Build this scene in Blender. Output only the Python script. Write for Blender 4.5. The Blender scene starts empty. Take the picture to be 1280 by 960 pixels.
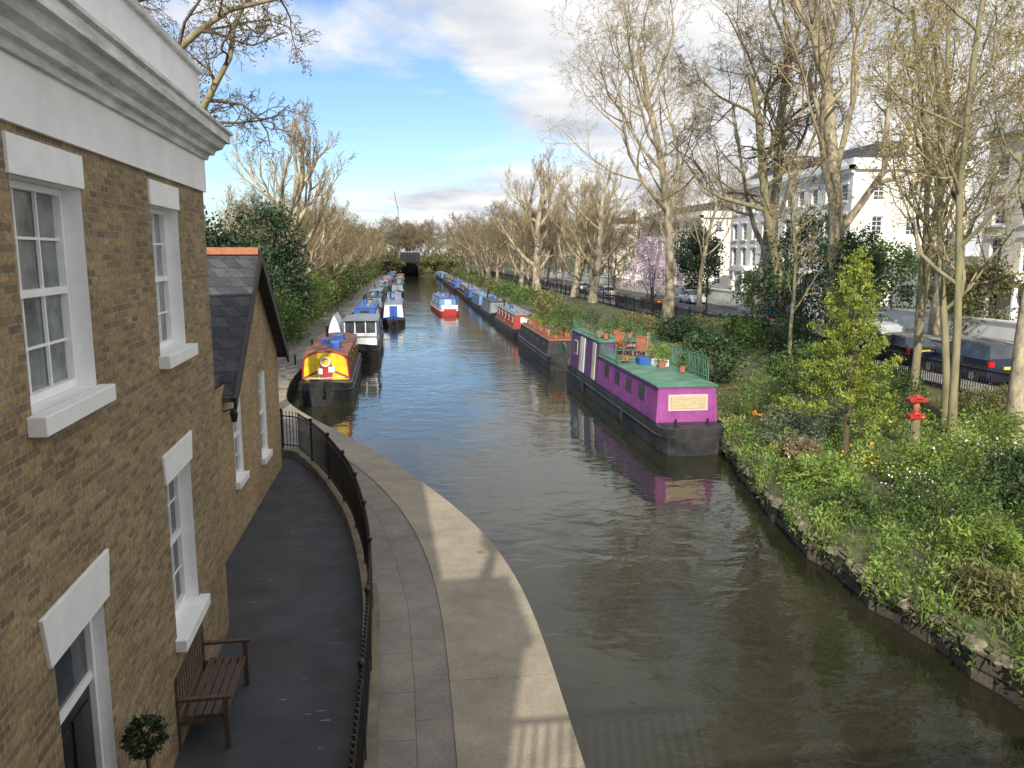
import bpy, math, random
import numpy as np
from mathutils import Vector, Matrix
R=math.radians
sc=bpy.context.scene
COL=sc.collection
sc.view_settings.view_transform='Standard'; sc.view_settings.look='None'; sc.view_settings.exposure=0

# ------------------------------------------------------------ materials
def mat(name,col,rough=.7,var=.25,scale=3.,bump=0.,bscale=25.,metal=0.,col2=None,attr=False,trans=0.,stretch=None,contrast=(.35,.65)):
    m=bpy.data.materials.new(name); m.use_nodes=True; nt=m.node_tree; N=nt.nodes; L=nt.links
    b=N['Principled BSDF']; b.inputs['Roughness'].default_value=rough; b.inputs['Metallic'].default_value=metal
    tc=N.new('ShaderNodeTexCoord'); src=tc.outputs['Object']
    if stretch:
        mp=N.new('ShaderNodeMapping'); mp.inputs['Scale'].default_value=stretch; L.new(src,mp.inputs[0]); src=mp.outputs[0]
    nz=N.new('ShaderNodeTexNoise'); nz.inputs['Scale'].default_value=scale; nz.inputs['Detail'].default_value=7; nz.inputs['Roughness'].default_value=.65
    L.new(src,nz.inputs['Vector'])
    rp=N.new('ShaderNodeValToRGB'); L.new(nz.outputs[0],rp.inputs[0])
    a=tuple(max(0,c*(1-var)) for c in col); c2=col2 if col2 else tuple(min(1,c*(1+var)) for c in col)
    rp.color_ramp.elements[0].color=(*a,1); rp.color_ramp.elements[1].color=(*c2,1)
    rp.color_ramp.elements[0].position=contrast[0]; rp.color_ramp.elements[1].position=contrast[1]
    out=rp.outputs[0]
    if attr:
        at=N.new('ShaderNodeAttribute'); at.attribute_name='rnd'
        mr=N.new('ShaderNodeMapRange'); mr.inputs[3].default_value=.4; mr.inputs[4].default_value=1.65; L.new(at.outputs['Fac'],mr.inputs[0])
        mx=N.new('ShaderNodeVectorMath'); mx.operation='SCALE'; L.new(out,mx.inputs[0]); L.new(mr.outputs[0],mx.inputs['Scale']); out=mx.outputs[0]
    L.new(out,b.inputs['Base Color'])
    if bump>0:
        n2=N.new('ShaderNodeTexNoise'); n2.inputs['Scale'].default_value=bscale; n2.inputs['Detail'].default_value=5; L.new(src,n2.inputs['Vector'])
        bp=N.new('ShaderNodeBump'); bp.inputs['Strength'].default_value=bump; bp.inputs['Distance'].default_value=.02; L.new(n2.outputs[0],bp.inputs['Height']); L.new(bp.outputs[0],b.inputs['Normal'])
    if trans>0:
        t=N.new('ShaderNodeBsdfTranslucent'); L.new(out,t.inputs[0]); ms=N.new('ShaderNodeMixShader'); ms.inputs[0].default_value=trans
        L.new(b.outputs[0],ms.inputs[1]); L.new(t.outputs[0],ms.inputs[2]); L.new(ms.outputs[0],N['Material Output'].inputs[0])
    return m

def brick_mat(name,c1,c2,mortar,dark=.5,bw=.225,rh=.075,ms=.009,uv=False,off=.5,bumpd=.006,fine=(.72,1.25),hi=1.25,fs=22,big=.8):
    m=bpy.data.materials.new(name); m.use_nodes=True; nt=m.node_tree; N=nt.nodes; L=nt.links
    b=N['Principled BSDF']; b.inputs['Roughness'].default_value=.88
    tc=N.new('ShaderNodeTexCoord')
    if uv: vec=tc.outputs['UV']
    else:
        sp=N.new('ShaderNodeSeparateXYZ'); L.new(tc.outputs['Object'],sp.inputs[0])
        ad=N.new('ShaderNodeMath'); L.new(sp.outputs[0],ad.inputs[0]); L.new(sp.outputs[1],ad.inputs[1])
        cb=N.new('ShaderNodeCombineXYZ'); L.new(ad.outputs[0],cb.inputs[0]); L.new(sp.outputs[2],cb.inputs[1]); vec=cb.outputs[0]
    br=N.new('ShaderNodeTexBrick'); br.inputs['Scale'].default_value=1; br.inputs['Brick Width'].default_value=bw; br.inputs['Row Height'].default_value=rh
    br.inputs['Mortar Size'].default_value=ms; br.inputs['Mortar Smooth'].default_value=.2; br.inputs['Bias'].default_value=0; br.offset=off
    br.inputs['Color1'].default_value=(*c1,1); br.inputs['Color2'].default_value=(*c2,1); br.inputs['Mortar'].default_value=(*mortar,1)
    L.new(vec,br.inputs['Vector'])
    nz=N.new('ShaderNodeTexNoise'); nz.inputs['Scale'].default_value=big; nz.inputs['Detail'].default_value=8; nz.inputs['Roughness'].default_value=.7; L.new(tc.outputs['Object'],nz.inputs['Vector'])
    mr=N.new('ShaderNodeMapRange'); mr.inputs[1].default_value=.3; mr.inputs[2].default_value=.7; mr.inputs[3].default_value=dark; mr.inputs[4].default_value=hi; L.new(nz.outputs[0],mr.inputs[0])
    n3=N.new('ShaderNodeTexNoise'); n3.inputs['Scale'].default_value=fs; n3.inputs['Detail'].default_value=4; L.new(tc.outputs['Object'],n3.inputs['Vector'])
    m3=N.new('ShaderNodeMapRange'); m3.inputs[1].default_value=.3; m3.inputs[2].default_value=.7; m3.inputs[3].default_value=fine[0]; m3.inputs[4].default_value=fine[1]; L.new(n3.outputs[0],m3.inputs[0])
    mm=N.new('ShaderNodeMath'); mm.operation='MULTIPLY'; L.new(mr.outputs[0],mm.inputs[0]); L.new(m3.outputs[0],mm.inputs[1])
    sc_=N.new('ShaderNodeVectorMath'); sc_.operation='SCALE'; L.new(br.outputs['Color'],sc_.inputs[0]); L.new(mm.outputs[0],sc_.inputs['Scale'])
    L.new(sc_.outputs[0],b.inputs['Base Color'])
    iv=N.new('ShaderNodeMath'); iv.operation='SUBTRACT'; iv.inputs[0].default_value=1; L.new(br.outputs['Fac'],iv.inputs[1])
    ad2=N.new('ShaderNodeMath'); ad2.operation='MULTIPLY_ADD'; L.new(n3.outputs[0],ad2.inputs[0]); ad2.inputs[1].default_value=.4; L.new(iv.outputs[0],ad2.inputs[2])
    bp=N.new('ShaderNodeBump'); bp.inputs['Strength'].default_value=.7; bp.inputs['Distance'].default_value=bumpd; L.new(ad2.outputs[0],bp.inputs['Height']); L.new(bp.outputs[0],b.inputs['Normal'])
    return m

M={}
M['brick']=brick_mat('yellow_stock_brick',(.38,.265,.125),(.18,.122,.066),(.28,.24,.18),dark=.75,bw=.215,rh=.070,ms=.009,fine=(.66,1.3),hi=1.2)
M['brick2']=brick_mat('warm_stock_brick',(.46,.315,.15),(.27,.18,.09),(.33,.27,.19),dark=.82,bw=.215,rh=.070)
M['slate']=brick_mat('grey_slate',(.045,.045,.05),(.09,.088,.09),(.02,.02,.02),bw=.3,rh=.2,ms=.006)
M['white']=mat('white_paint',(.88,.88,.87),.5,.05,4,.15,30)
M['stucco']=mat('weathered_stucco',(.88,.88,.88),.75,.07,1.6,.2,12)
M['soot']=mat('sooty_moulding',(.68,.68,.66),.8,.3,2.5,.2,14,stretch=(1,.6,4),col2=(.88,.88,.86))
M['cream']=mat('cream_stucco',(.86,.79,.66),.8,.08,.7)
M['cream2']=mat('pale_stucco',(.88,.84,.75),.8,.08,.7)
M['glass']=mat('window_glass',(.06,.07,.08),.06,.4,1.2)
M['glasslit']=mat('curtained_glass',(.2,.22,.22),.08,.5,2.0)
M['black']=mat('black_paint',(.014,.014,.015),.35,.3,6)
M['iron']=mat('black_iron',(.012,.012,.013),.4,.3,6)
M['asphalt']=mat('dark_asphalt',(.052,.055,.063),.8,.38,1.4,.4,90,contrast=(.3,.75))
M['road']=mat('road_asphalt',(.09,.09,.092),.85,.2,2,.3,60)
M['pave']=mat('pavement_slabs',(.30,.28,.24),.85,.2,2,.2,40)
M['edge']=mat('mossy_stone',(.13,.11,.06),.95,.4,3,.5,20,col2=(.32,.28,.19))
M['slabs']=brick_mat('towpath_slabs',(.22,.195,.165),(.245,.22,.185),(.15,.13,.11),dark=.68,bw=1.1,rh=.6,ms=.008,uv=True,off=.37,fine=(.76,1.2),hi=1.2,fs=45,bumpd=.003,big=.9)
M['coping']=brick_mat('coping_concrete',(.32,.275,.205),(.335,.288,.215),(.22,.19,.145),dark=.66,bw=2.1,rh=3.0,ms=.006,uv=True,off=0,fine=(.76,1.2),hi=1.22,fs=45,bumpd=.003,big=.9)
M['stonewall']=brick_mat('canal_wall_stone',(.20,.165,.11),(.11,.095,.065),(.04,.035,.03),bw=.5,rh=.22,ms=.02,bumpd=.03)
M['soil']=mat('garden_soil',(.085,.065,.04),.95,.4,1.5,.8,12,col2=(.12,.14,.045))
M['ground']=mat('left_bank_ground',(.2,.175,.14),.95,.3,.6,.4,20)
M['grassy']=mat('far_ground',(.06,.075,.03),.95,.4,.3)
M['bark']=mat('plane_bark',(.26,.205,.13),.9,.45,2.2,.6,8,col2=(.55,.46,.30),stretch=(1,1,.5))
M['barkd']=mat('dark_bark',(.13,.10,.06),.9,.35,3,.6,10,stretch=(1,1,.3))
M['barkg']=mat('mossy_bark',(.26,.225,.12),.9,.3,3,.6,10,stretch=(1,1,.3))
M['twig']=mat('tan_twigs',(.36,.28,.155),.9,.3,.5)
M['twig2']=mat('brown_twigs',(.235,.18,.11),.9,.3,.5)
M['twigd']=mat('dark_twigs',(.14,.105,.06),.9,.3,.5)
M['bud']=mat('buds',(.38,.34,.11),.8,.3,.5,attr=True,trans=.3)
M['seed']=mat('seed_balls',(.18,.125,.06),.9,.3,.5)
def leafm(n,c,t=.35,rough=.55): return mat(n,c,rough,.35,.9,attr=True,trans=t)
M['lf_dark']=leafm('dark_evergreen_leaves',(.032,.062,.02),.15)
M['lf_mid']=leafm('mid_green_leaves',(.10,.165,.035))
M['lf_bright']=leafm('spring_green_leaves',(.21,.295,.055))
M['lf_yel']=leafm('golden_conifer_leaves',(.28,.33,.05))
M['lf_olive']=leafm('olive_leaves',(.18,.175,.06))
M['lf_grey']=leafm('grey_green_leaves',(.2,.24,.15))
M['lf_pink']=leafm('pink_blossom',(.82,.60,.66),.3)
M['lf_dry']=leafm('dry_stems',(.3,.23,.12),.2)
M['fl_white']=mat('white_petals',(.85,.85,.8),.6,.05)
M['fl_yel']=mat('yellow_petals',(.8,.58,.03),.6,.1)
M['fl_org']=mat('orange_petals',(.75,.28,.04),.6,.1)
M['fl_red']=mat('red_petals',(.5,.03,.03),.6,.1)
M['wood']=mat('weathered_bench_wood',(.085,.055,.04),.7,.3,5,.3,30,stretch=(1,6,6))
M['timber']=mat('pale_timber',(.38,.27,.15),.75,.25,4,.2,20)
M['terra']=mat('terracotta',(.42,.16,.08),.8,.2,6)
M['rubber']=mat('tyre_rubber',(.015,.015,.015),.8,.2,6)
M['alloy']=mat('alloy',(.5,.5,.52),.3,.1,6,metal=.8)
M['redl']=mat('red_lamp',(.6,.01,.01),.2,.1,6)
M['whl']=mat('clear_lamp',(.7,.7,.7),.15,.1,6)
M['plate']=mat('yellow_plate',(.8,.6,.06),.4,.05,6)
def paint(n,c,rough=.42,var=.2): return mat(n,c,rough,var,1.6,.1,14)
M['p_purple']=paint('purple_boat_paint',(.33,.075,.28))
M['p_dpurple']=paint('deep_purple_boat_paint',(.14,.05,.165))
M['p_green']=mat('green_roof_paint',(.065,.22,.135),.6,.35,1.3,.15,12,col2=(.18,.33,.23),contrast=(.3,.75))
M['p_hull']=mat('black_hull_paint',(.022,.022,.024),.5,.5,1.2,.15,10,col2=(.09,.085,.08),contrast=(.35,.8))
M['p_red']=paint('red_boat_paint',(.4,.035,.03))
M['p_maroon']=paint('maroon_boat_paint',(.16,.025,.035))
M['p_yellow']=paint('yellow_boat_paint',(.85,.56,.02))
M['p_blue']=paint('blue_boat_paint',(.03,.10,.36))
M['p_dgreen']=paint('dark_green_boat_paint',(.025,.055,.045))
M['p_grey']=paint('grey_boat_paint',(.22,.24,.26))
M['p_cream']=paint('cream_boat_paint',(.65,.58,.42))
M['p_white']=paint('white_boat_paint',(.75,.75,.73))
M['p_lblue']=paint('light_blue_boat_paint',(.12,.28,.5))
M['p_rust']=paint('rusty_red_roof',(.28,.11,.07),.7,.3)

def water():
    m=bpy.data.materials.new('canal_water'); m.use_nodes=True; nt=m.node_tree; N=nt.nodes; L=nt.links
    b=N['Principled BSDF']; b.inputs['Roughness'].default_value=.05; b.inputs['IOR'].default_value=1.42
    tc=N.new('ShaderNodeTexCoord')
    nz=N.new('ShaderNodeTexNoise'); nz.inputs['Scale'].default_value=.35; nz.inputs['Detail'].default_value=6; L.new(tc.outputs['Object'],nz.inputs[0])
    rp=N.new('ShaderNodeValToRGB'); rp.color_ramp.elements[0].color=(.017,.018,.009,1); rp.color_ramp.elements[1].color=(.032,.031,.016,1); rp.color_ramp.elements[0].position=.35; rp.color_ramp.elements[1].position=.7
    L.new(nz.outputs[0],rp.inputs[0]); L.new(rp.outputs[0],b.inputs['Base Color'])
    def nn(scale,sx,sy,det,rot=0):
        mp=N.new('ShaderNodeMapping'); mp.inputs['Scale'].default_value=(sx,sy,1); mp.inputs['Rotation'].default_value=(0,0,rot); L.new(tc.outputs['Object'],mp.inputs[0])
        n=N.new('ShaderNodeTexNoise'); n.inputs['Scale'].default_value=scale; n.inputs['Detail'].default_value=det; n.inputs['Distortion'].default_value=.5; L.new(mp.outputs[0],n.inputs[0]); return n.outputs[0]
    a=nn(1.1,1,1.4,1.5,.25); c=nn(3.4,1,1.5,2,-.2); e=nn(.22,1,1,2)
    m1=N.new('ShaderNodeMath'); m1.operation='MULTIPLY_ADD'; L.new(c,m1.inputs[0]); m1.inputs[1].default_value=.26; L.new(a,m1.inputs[2])
    mr=N.new('ShaderNodeMapRange'); mr.inputs[1].default_value=.35; mr.inputs[2].default_value=.65; mr.inputs[3].default_value=.3; mr.inputs[4].default_value=1.05; L.new(e,mr.inputs[0])
    m2=N.new('ShaderNodeMath'); m2.operation='MULTIPLY'; L.new(m1.outputs[0],m2.inputs[0]); L.new(mr.outputs[0],m2.inputs[1])
    bp=N.new('ShaderNodeBump'); bp.inputs['Strength'].default_value=.45; bp.inputs['Distance'].default_value=.065; L.new(m2.outputs[0],bp.inputs['Height']); L.new(bp.outputs[0],b.inputs['Normal'])
    return m
M['water']=water()

# ------------------------------------------------------------ builders
def link(o): COL.objects.link(o); return o
def T(name,label,cat,loc=(0,0,0),rot=0.,group=None,kind=None):
    e=bpy.data.objects.new(name,None); e.empty_display_size=.2; e.location=loc; e.rotation_euler=(0,0,rot); link(e)
    e['label']=label; e['category']=cat
    if group: e['group']=group
    if kind: e['kind']=kind
    return e
class MB:
    def __init__(s): s.v=[];s.f=[];s.m=[]
    def add(s,vs,fs,mi=0):
        o=len(s.v); s.v.extend(vs)
        for f in fs: s.f.append(tuple(o+i for i in f)); s.m.append(mi)
    def box(s,x0,x1,y0,y1,z0,z1,mi=0):
        s.add([(x0,y0,z0),(x1,y0,z0),(x1,y1,z0),(x0,y1,z0),(x0,y0,z1),(x1,y0,z1),(x1,y1,z1),(x0,y1,z1)],
              [(0,3,2,1),(4,5,6,7),(0,1,5,4),(1,2,6,5),(2,3,7,6),(3,0,4,7)],mi)
    def poly(s,p,mi=0): s.add(list(p),[tuple(range(len(p)))],mi)
    def extr(s,prof,vec,mi=0):
        n=len(prof); q=[tuple(a+b for a,b in zip(p,vec)) for p in prof]
        s.add(list(prof)+q,[tuple(range(n))[::-1],tuple(range(n,2*n))]+[(i,(i+1)%n,n+(i+1)%n,n+i) for i in range(n)],mi)
    def tube(s,pts,rad,n=6,mi=0,cap=True):
        o=len(s.v); P=[Vector(p) for p in pts]; k=len(P)
        if not hasattr(rad,'__len__'): rad=[rad]*k
        for i in range(k):
            d=(P[min(i+1,k-1)]-P[max(i-1,0)])
            if d.length<1e-9: d=Vector((0,0,1))
            d.normalize()
            a=Vector((0,0,1)) if abs(d.z)<.9 else Vector((0,1,0))
            u=d.cross(a).normalized(); w=d.cross(u)
            for j in range(n):
                t=2*math.pi*j/n; q=P[i]+(u*math.cos(t)+w*math.sin(t))*rad[i]; s.v.append((q.x,q.y,q.z))
        for i in range(k-1):
            for j in range(n):
                a=o+i*n+j; b=o+i*n+(j+1)%n; s.f.append((a,b,b+n,a+n)); s.m.append(mi)
        if cap and n>2:
            s.f.append(tuple(o+j for j in range(n))); s.m.append(mi); s.f.append(tuple(o+(k-1)*n+j for j in range(n))[::-1]); s.m.append(mi)
    def ball(s,c,r,mi=0,seg=10,rings=6,sz=1.):
        o=len(s.v)
        for i in range(rings+1):
            p=math.pi*i/rings
            for j in range(seg):
                t=2*math.pi*j/seg; s.v.append((c[0]+r*math.sin(p)*math.cos(t),c[1]+r*math.sin(p)*math.sin(t),c[2]+r*sz*math.cos(p)))
        for i in range(rings):
            for j in range(seg):
                a=o+i*seg+j; b=o+i*seg+(j+1)%seg; s.f.append((a,a+seg,b+seg,b)); s.m.append(mi)
    def rings(s,rs,mi=0,closed=True,cap=True,mif=None):
        o=len(s.v); n=len(rs[0])
        for r in rs: s.v.extend(r)
        for i in range(len(rs)-1):
            for j in range(n if closed else n-1):
                a=o+i*n+j; b=o+i*n+(j+1)%n; s.f.append((a,b,b+n,a+n)); s.m.append(mif(i,j) if mif else mi)
        if cap:
            s.f.append(tuple(o+j for j in range(n))[::-1]); s.m.append(mi); s.f.append(tuple(o+(len(rs)-1)*n+j for j in range(n))); s.m.append(mi)
    def build(s,name,parent,mats,smooth=False,label=None,bevel=0,cat=None,kind=None,group=None,loc=(0,0,0),rot=0):
        me=bpy.data.meshes.new(name); me.from_pydata(s.v,[],s.f); me.update()
        if not isinstance(mats,(list,tuple)): mats=[mats]
        for m in mats: me.materials.append(M[m] if isinstance(m,str) else m)
        if len(mats)>1: me.polygons.foreach_set('material_index',s.m)
        if smooth: me.polygons.foreach_set('use_smooth',[True]*len(me.polygons))
        o=bpy.data.objects.new(name,me); link(o); o.location=loc; o.rotation_euler=(0,0,rot)
        if parent: o.parent=parent
        if label: o['label']=label
        if cat: o['category']=cat
        if kind: o['kind']=kind
        if group: o['group']=group
        if bevel>0:
            b=o.modifiers.new('b','BEVEL'); b.width=bevel; b.segments=2; b.limit_method='ANGLE'
        return o
def clone(e,loc,rot=0,scale=1.,label=None,name=None):
    c=e.copy(); link(c); c.location=loc; c.rotation_euler=(0,0,rot); c.scale=(scale,)*3 if not hasattr(scale,'__len__') else scale
    if label: c['label']=label
    def rec(a,b):
        for ch in a.children:
            k=ch.copy(); link(k); k.parent=b; rec(ch,k)
    rec(e,c); return c
def np_mesh(name,V,F,mats,rnd=None,mi=None):
    me=bpy.data.meshes.new(name); n=len(V); k=len(F)
    me.vertices.add(n); me.vertices.foreach_set('co',V.astype(np.float32).ravel())
    me.loops.add(k*4); me.loops.foreach_set('vertex_index',F.astype(np.int32).ravel())
    me.polygons.add(k); me.polygons.foreach_set('loop_start',np.arange(0,k*4,4,dtype=np.int32)); 
    if mi is not None: me.polygons.foreach_set('material_index',mi.astype(np.int32))
    for m in mats: me.materials.append(M[m])
    if rnd is not None:
        a=me.attributes.new('rnd','FLOAT','POINT'); a.data.foreach_set('value',rnd.astype(np.float32))
    me.update(calc_edges=True); me.validate(); return me
def leaf_arrays(P,size,rng,asp=.55,updir=0.,tone=None):
    n=len(P); a=rng.normal(size=(n,3)); a[:,2]+=updir; a/=np.linalg.norm(a,axis=1)[:,None]
    b=rng.normal(size=(n,3)); b-=a*(a*b).sum(1)[:,None]; b/=np.linalg.norm(b,axis=1)[:,None]
    s=(size*rng.uniform(.6,1.4,n))[:,None]
    V=np.stack([P-a*s*.5,P+b*s*asp*.5,P+a*s*.5,P-b*s*asp*.5],1).reshape(-1,3)
    F=np.arange(4*n).reshape(n,4)
    t=rng.uniform(0,1,n) if tone is None else np.clip(tone+rng.uniform(-.2,.2,n),0,1)
    return V,F,np.repeat(t,4)
def clumps(rng,blobs,n,cl=.22,ncl=40,shell=.6):
    Ps=[];Ts=[]; vol=[b[3]*b[4]*b[5] for b in blobs]; tot=sum(v**.7 for v in vol)
    for b,v in zip(blobs,vol):
        k=int(n*(v**.7)/tot); m=max(4,int(ncl*(v**.7)/tot))
        d=rng.normal(size=(m,3)); d/=np.linalg.norm(d,axis=1)[:,None]; r=rng.uniform(shell,1.1,m)**.6
        C=d*r[:,None]*np.array(b[3:6])+np.array(b[0:3]); tc=rng.uniform(.05,.95,m)
        idx=rng.integers(0,m,k); rr=cl*(b[3]+b[4]+b[5])/3
        Ps.append(C[idx]+rng.normal(size=(k,3))*rr*np.array([1,1,.8])); Ts.append(tc[idx])
    return np.concatenate(Ps),np.concatenate(Ts)
def leafobj(name,parent,matn,blobs,n,size,seed,cl=.22,ncl=40,asp=.55,updir=0.,zmin=None,shell=.6,loc=(0,0,0)):
    rng=np.random.default_rng(seed); P,t=clumps(rng,blobs,n,cl,ncl,shell)
    if zmin is not None: k=P[:,2]>zmin; P=P[k]; t=t[k]
    V,F,r=leaf_arrays(P,size,rng,asp,updir,t); me=np_mesh(name,V,F,[matn],r); o=bpy.data.objects.new(name,me); link(o); o.location=loc
    if parent: o.parent=parent
    return o

# ------------------------------------------------------------ trees
def tree_meshes(seed,H,r0,clear=.25,n=(7,6,6,6,4),ang=(45,50,50,50,50),ratio=(.62,.6,.55,.5,.5),trop=.12,wob=.12,minr=.011,lean=(0,0),bud=.35,budsize=.10,barkm='bark',twigm='twig',seeds=.0,budm='bud',flare=1.5):
    rnd=random.Random(seed); tr=MB(); cr=MB(); tips=[]
    lv=len(n)
    def grow(p,d,L,r,l):
        ns=[7,6,5,4,3,2,2][l]; pts=[p.copy()]; rad=[r]; q=p.copy(); dd=d.copy()
        for i in range(ns):
            w=wob*(1.3 if l else .5)
            dd=(dd+Vector((rnd.gauss(0,w),rnd.gauss(0,w),rnd.gauss(0,w)+ (trop if l else .05)*(1 if l<4 else -.3)))).normalized()
            q=q+dd*L/ns; pts.append(q.copy()); f=(i+1)/ns
            rad.append(max(minr,r*(1-f*(.55 if l==0 else .7))))
        if l==0: rad[0]*=flare
        (tr if l<=1 else cr).tube(pts,rad,[10,7,5,3,3,3,3][l],0,False)
        if l>=lv: tips.append((pts[-1],dd)); tips.append((pts[-2],dd)); return
        k=n[l]; st=clear if l==0 else .22
        for c in range(k):
            f=st+(1-st)*((c+rnd.uniform(.1,.9))/k); f=min(f,.99)
            x=f*ns; i=int(x); a=pts[i].lerp(pts[i+1],x-i); rr=rad[i]*(1-(x-i))+rad[i+1]*(x-i)
            bd=(pts[i+1]-pts[i]).normalized()
            ax=Vector((rnd.gauss(0,1),rnd.gauss(0,1),rnd.gauss(0,.6))); ax=(ax-bd*ax.dot(bd)).normalized()
            if l==0:
                az=c*2.4+rnd.uniform(-.4,.4); ax=Vector((math.cos(az),math.sin(az),0))
            an=R(ang[l]*rnd.uniform(.7,1.25))*(1-.35*f if l==0 else 1)
            nd=(bd*math.cos(an)+ax*math.sin(an)).normalized()
            cl=L*ratio[l]*rnd.uniform(.75,1.2)*(1.1-.45*f)
            grow(a,nd,cl,max(minr,rr*rnd.uniform(.45,.7)),l+1)
        tips.append((pts[-1],dd))
    d0=Vector((lean[0],lean[1],1)).normalized()
    grow(Vector((0,0,-.2)),d0,H*.78,r0,0)
    rng=np.random.default_rng(seed+5); P=np.array([t[0][:] for t in tips if rnd.random()<bud])
    mt=[twigm,budm,'seed']
    Vq=np.array(cr.v); Fq=np.array(cr.f); mi=np.zeros(len(Fq)); rr=np.full(len(Vq),.5)
    if len(P):
        P=P+rng.normal(size=(len(P),3))*.06
        V,F,t=leaf_arrays(P,budsize,rng,.6); F=F+len(Vq); Vq=np.concatenate([Vq,V]); Fq=np.concatenate([Fq,F]); mi=np.concatenate([mi,np.ones(len(F))]); rr=np.concatenate([rr,t])
    if seeds>0:
        P=np.array([t[0][:] for t in tips if rnd.random()<seeds]); P[:,2]-=.12
        V,F,t=leaf_arrays(P,.06,rng,1.); F=F+len(Vq); Vq=np.concatenate([Vq,V]); Fq=np.concatenate([Fq,F]); mi=np.concatenate([mi,np.full(len(F),2)]); rr=np.concatenate([rr,t])
    me=np_mesh('crown',Vq,Fq,mt,rr,mi)
    return tr,me,barkm
def tree(name,label,loc,tm,rot=0,scale=1,group=None,cat='tree'):
    e=T(name,label,cat,loc,rot,group); tr,me,bk=tm
    tr.build('trunk',e,[bk],smooth=True)
    c=bpy.data.objects.new('crown',me); link(c); c.parent=e; e.scale=(scale,)*3
    return e

# ------------------------------------------------------------ bank curves
def sm(ys,xs,Y,w=1.2):
    s=np.zeros(len(Y)); ws=0
    for k in np.linspace(-2,2,17):
        g=math.exp(-k*k/2); s+=g*np.interp(Y+k*w,ys,xs); ws+=g
    return s/ws
KY=[-40,8.6,10.5,12.9,15.1,17.6,20.6,23.7,26.2,29.5,33,38,60,150,225,244,252]
KE=[1.9,1.9,1.95,1.95,1.75,1.2,.2,-1.0,-2.1,-3.7,-5.1,-5.6,-5.6,-5.6,-5.4,-2.2,-2]
KJ=[.45,.45,.48,.45,.3,-.1,-.9,-2.1,-3.3,-4.9,-6.3,-6.8,-6.8,-6.8,-6.6,-3.4,-3.2]
KRY=[-4,8.6,10.5,12.9,15.1,17.6,20.6,22.6,24.0]
KRX=[-.6,-.6,-.62,-.7,-.95,-1.35,-2.15,-2.85,-3.5]
RY=[-40,5,9.56,10.96,12.7,14.6,16.9,20.,24.6,27,60,225,244,252]
RX=[9.2,9.0,8.7,8.6,8.45,8.5,8.65,9.25,10.3,10.7,10.7,10.7,4,4]
Yg=np.concatenate([np.arange(-40,42,.5),np.arange(42,253,3.)])
EX=sm(KY,KE,Yg); JX=sm(KY,KJ,Yg); REX=sm(RY,RX,Yg,.6)
REX=REX+np.where(Yg<40,.07*np.sin(Yg*2.3)+.05*np.sin(Yg*5.1+1),0)
ZS=1.2   # street level
g=MB()
for i in range(len(Yg)-1):
    a,b=Yg[i],Yg[i+1]
    g.poly([(-1500,a,.6),(EX[i]-.05,a,.6),(EX[i+1]-.05,b,.6),(-1500,b,.6)],0)
    g.poly([(REX[i]+.05,a,.55),(21,a,ZS),(21,b,ZS),(REX[i+1]+.05,b,.55)],1)
    g.poly([(21,a,ZS),(1500,a,ZS),(1500,b,ZS),(21,b,ZS)],2)
g.poly([(-1500,252,.6),(1500,252,.6),(1500,3000,2),(-1500,3000,2)],2)
g.build('ground',None,['ground','soil','grassy'],kind='structure')
w=MB(); w.poly([(-12,-40,0),(16,-40,0),(16,262,0),(-12,262,0)]); w.build('water',None,['water'],kind='structure')
def wallstrip(name,label,X,z1,side,th=.35):
    m=MB(); pr=[]
    for i in range(len(Yg)):
        x=X[i]; pr.append([(x,Yg[i],-1.2),(x,Yg[i],z1),(x+side*th,Yg[i],z1),(x+side*th,Yg[i],-1.2)])
    m.rings(pr,cap=True); return m.build(name,None,['stonewall'],label=label,cat='canal wall')
wallstrip('canal_wall','weathered stone wall along the towpath edge of canal',EX,.596,-1)
wallstrip('canal_wall','rough stone wall edging the planted canal garden',REX+.0,.5,1)
def strip(name,A,B,z0,mt,kind='structure',Y=Yg,thick=0):
    me=bpy.data.meshes.new(name); V=[];F=[];U=[]
    d=0; ds=[0]
    for i in range(1,len(Y)): d+=math.hypot(Y[i]-Y[i-1],B[i]-B[i-1]); ds.append(d)
    for i in range(len(Y)):
        V+= [(A[i],Y[i],z0),(B[i],Y[i],z0)]; U+=[(ds[i],0),(ds[i],B[i]-A[i])]
        if thick: V+=[(B[i],Y[i],z0-thick)]; U+=[(ds[i],B[i]-A[i]+thick)]
    k=3 if thick else 2
    for i in range(len(Y)-1):
        a=i*k; F.append((a,a+1,a+1+k,a+k))
        if thick: F.append((a+1,a+2,a+2+k,a+1+k))
    me.from_pydata(V,[],F); uv=me.uv_layers.new(name='UVMap')
    for l in me.loops: uv.data[l.index].uv=U[l.vertex_index]
    me.materials.append(M[mt]); me.update(); o=bpy.data.objects.new(name,me); link(o); o['kind']=kind; return o
sel=Yg<40
Ys=Yg[sel]; RXs=np.where(Ys<24,np.interp(Ys,KRY,KRX),JX[sel]-2.2-(Ys-24)*.1)
RXs=np.minimum(RXs,JX[sel]-.6)
strip('towpath',RXs,JX[sel],.606,'slabs',Y=Ys)
strip('towpath_coping',JX[sel]+.004,EX[sel]+.03,.618,'coping',Y=Ys,thick=.16)
strip('towpath',JX[~sel]-1.6,EX[~sel],.604,'slabs',Y=Yg[~sel])
Yd=np.arange(-4,24.1,.5); RD=sm(KRY,KRX,Yd,.6)
strip('footpath',np.full(len(Yd),-6.),RD,.61,'asphalt',Y=Yd)
m=MB(); m.tube([(1.35,15.2,.62),(1.35,15.2,.628)],.09,14); m.build('drain_cover',None,['edge'],label='small round iron cover set in pale coping',cat='drain cover')
rng=np.random.default_rng(12); m=MB()
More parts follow.
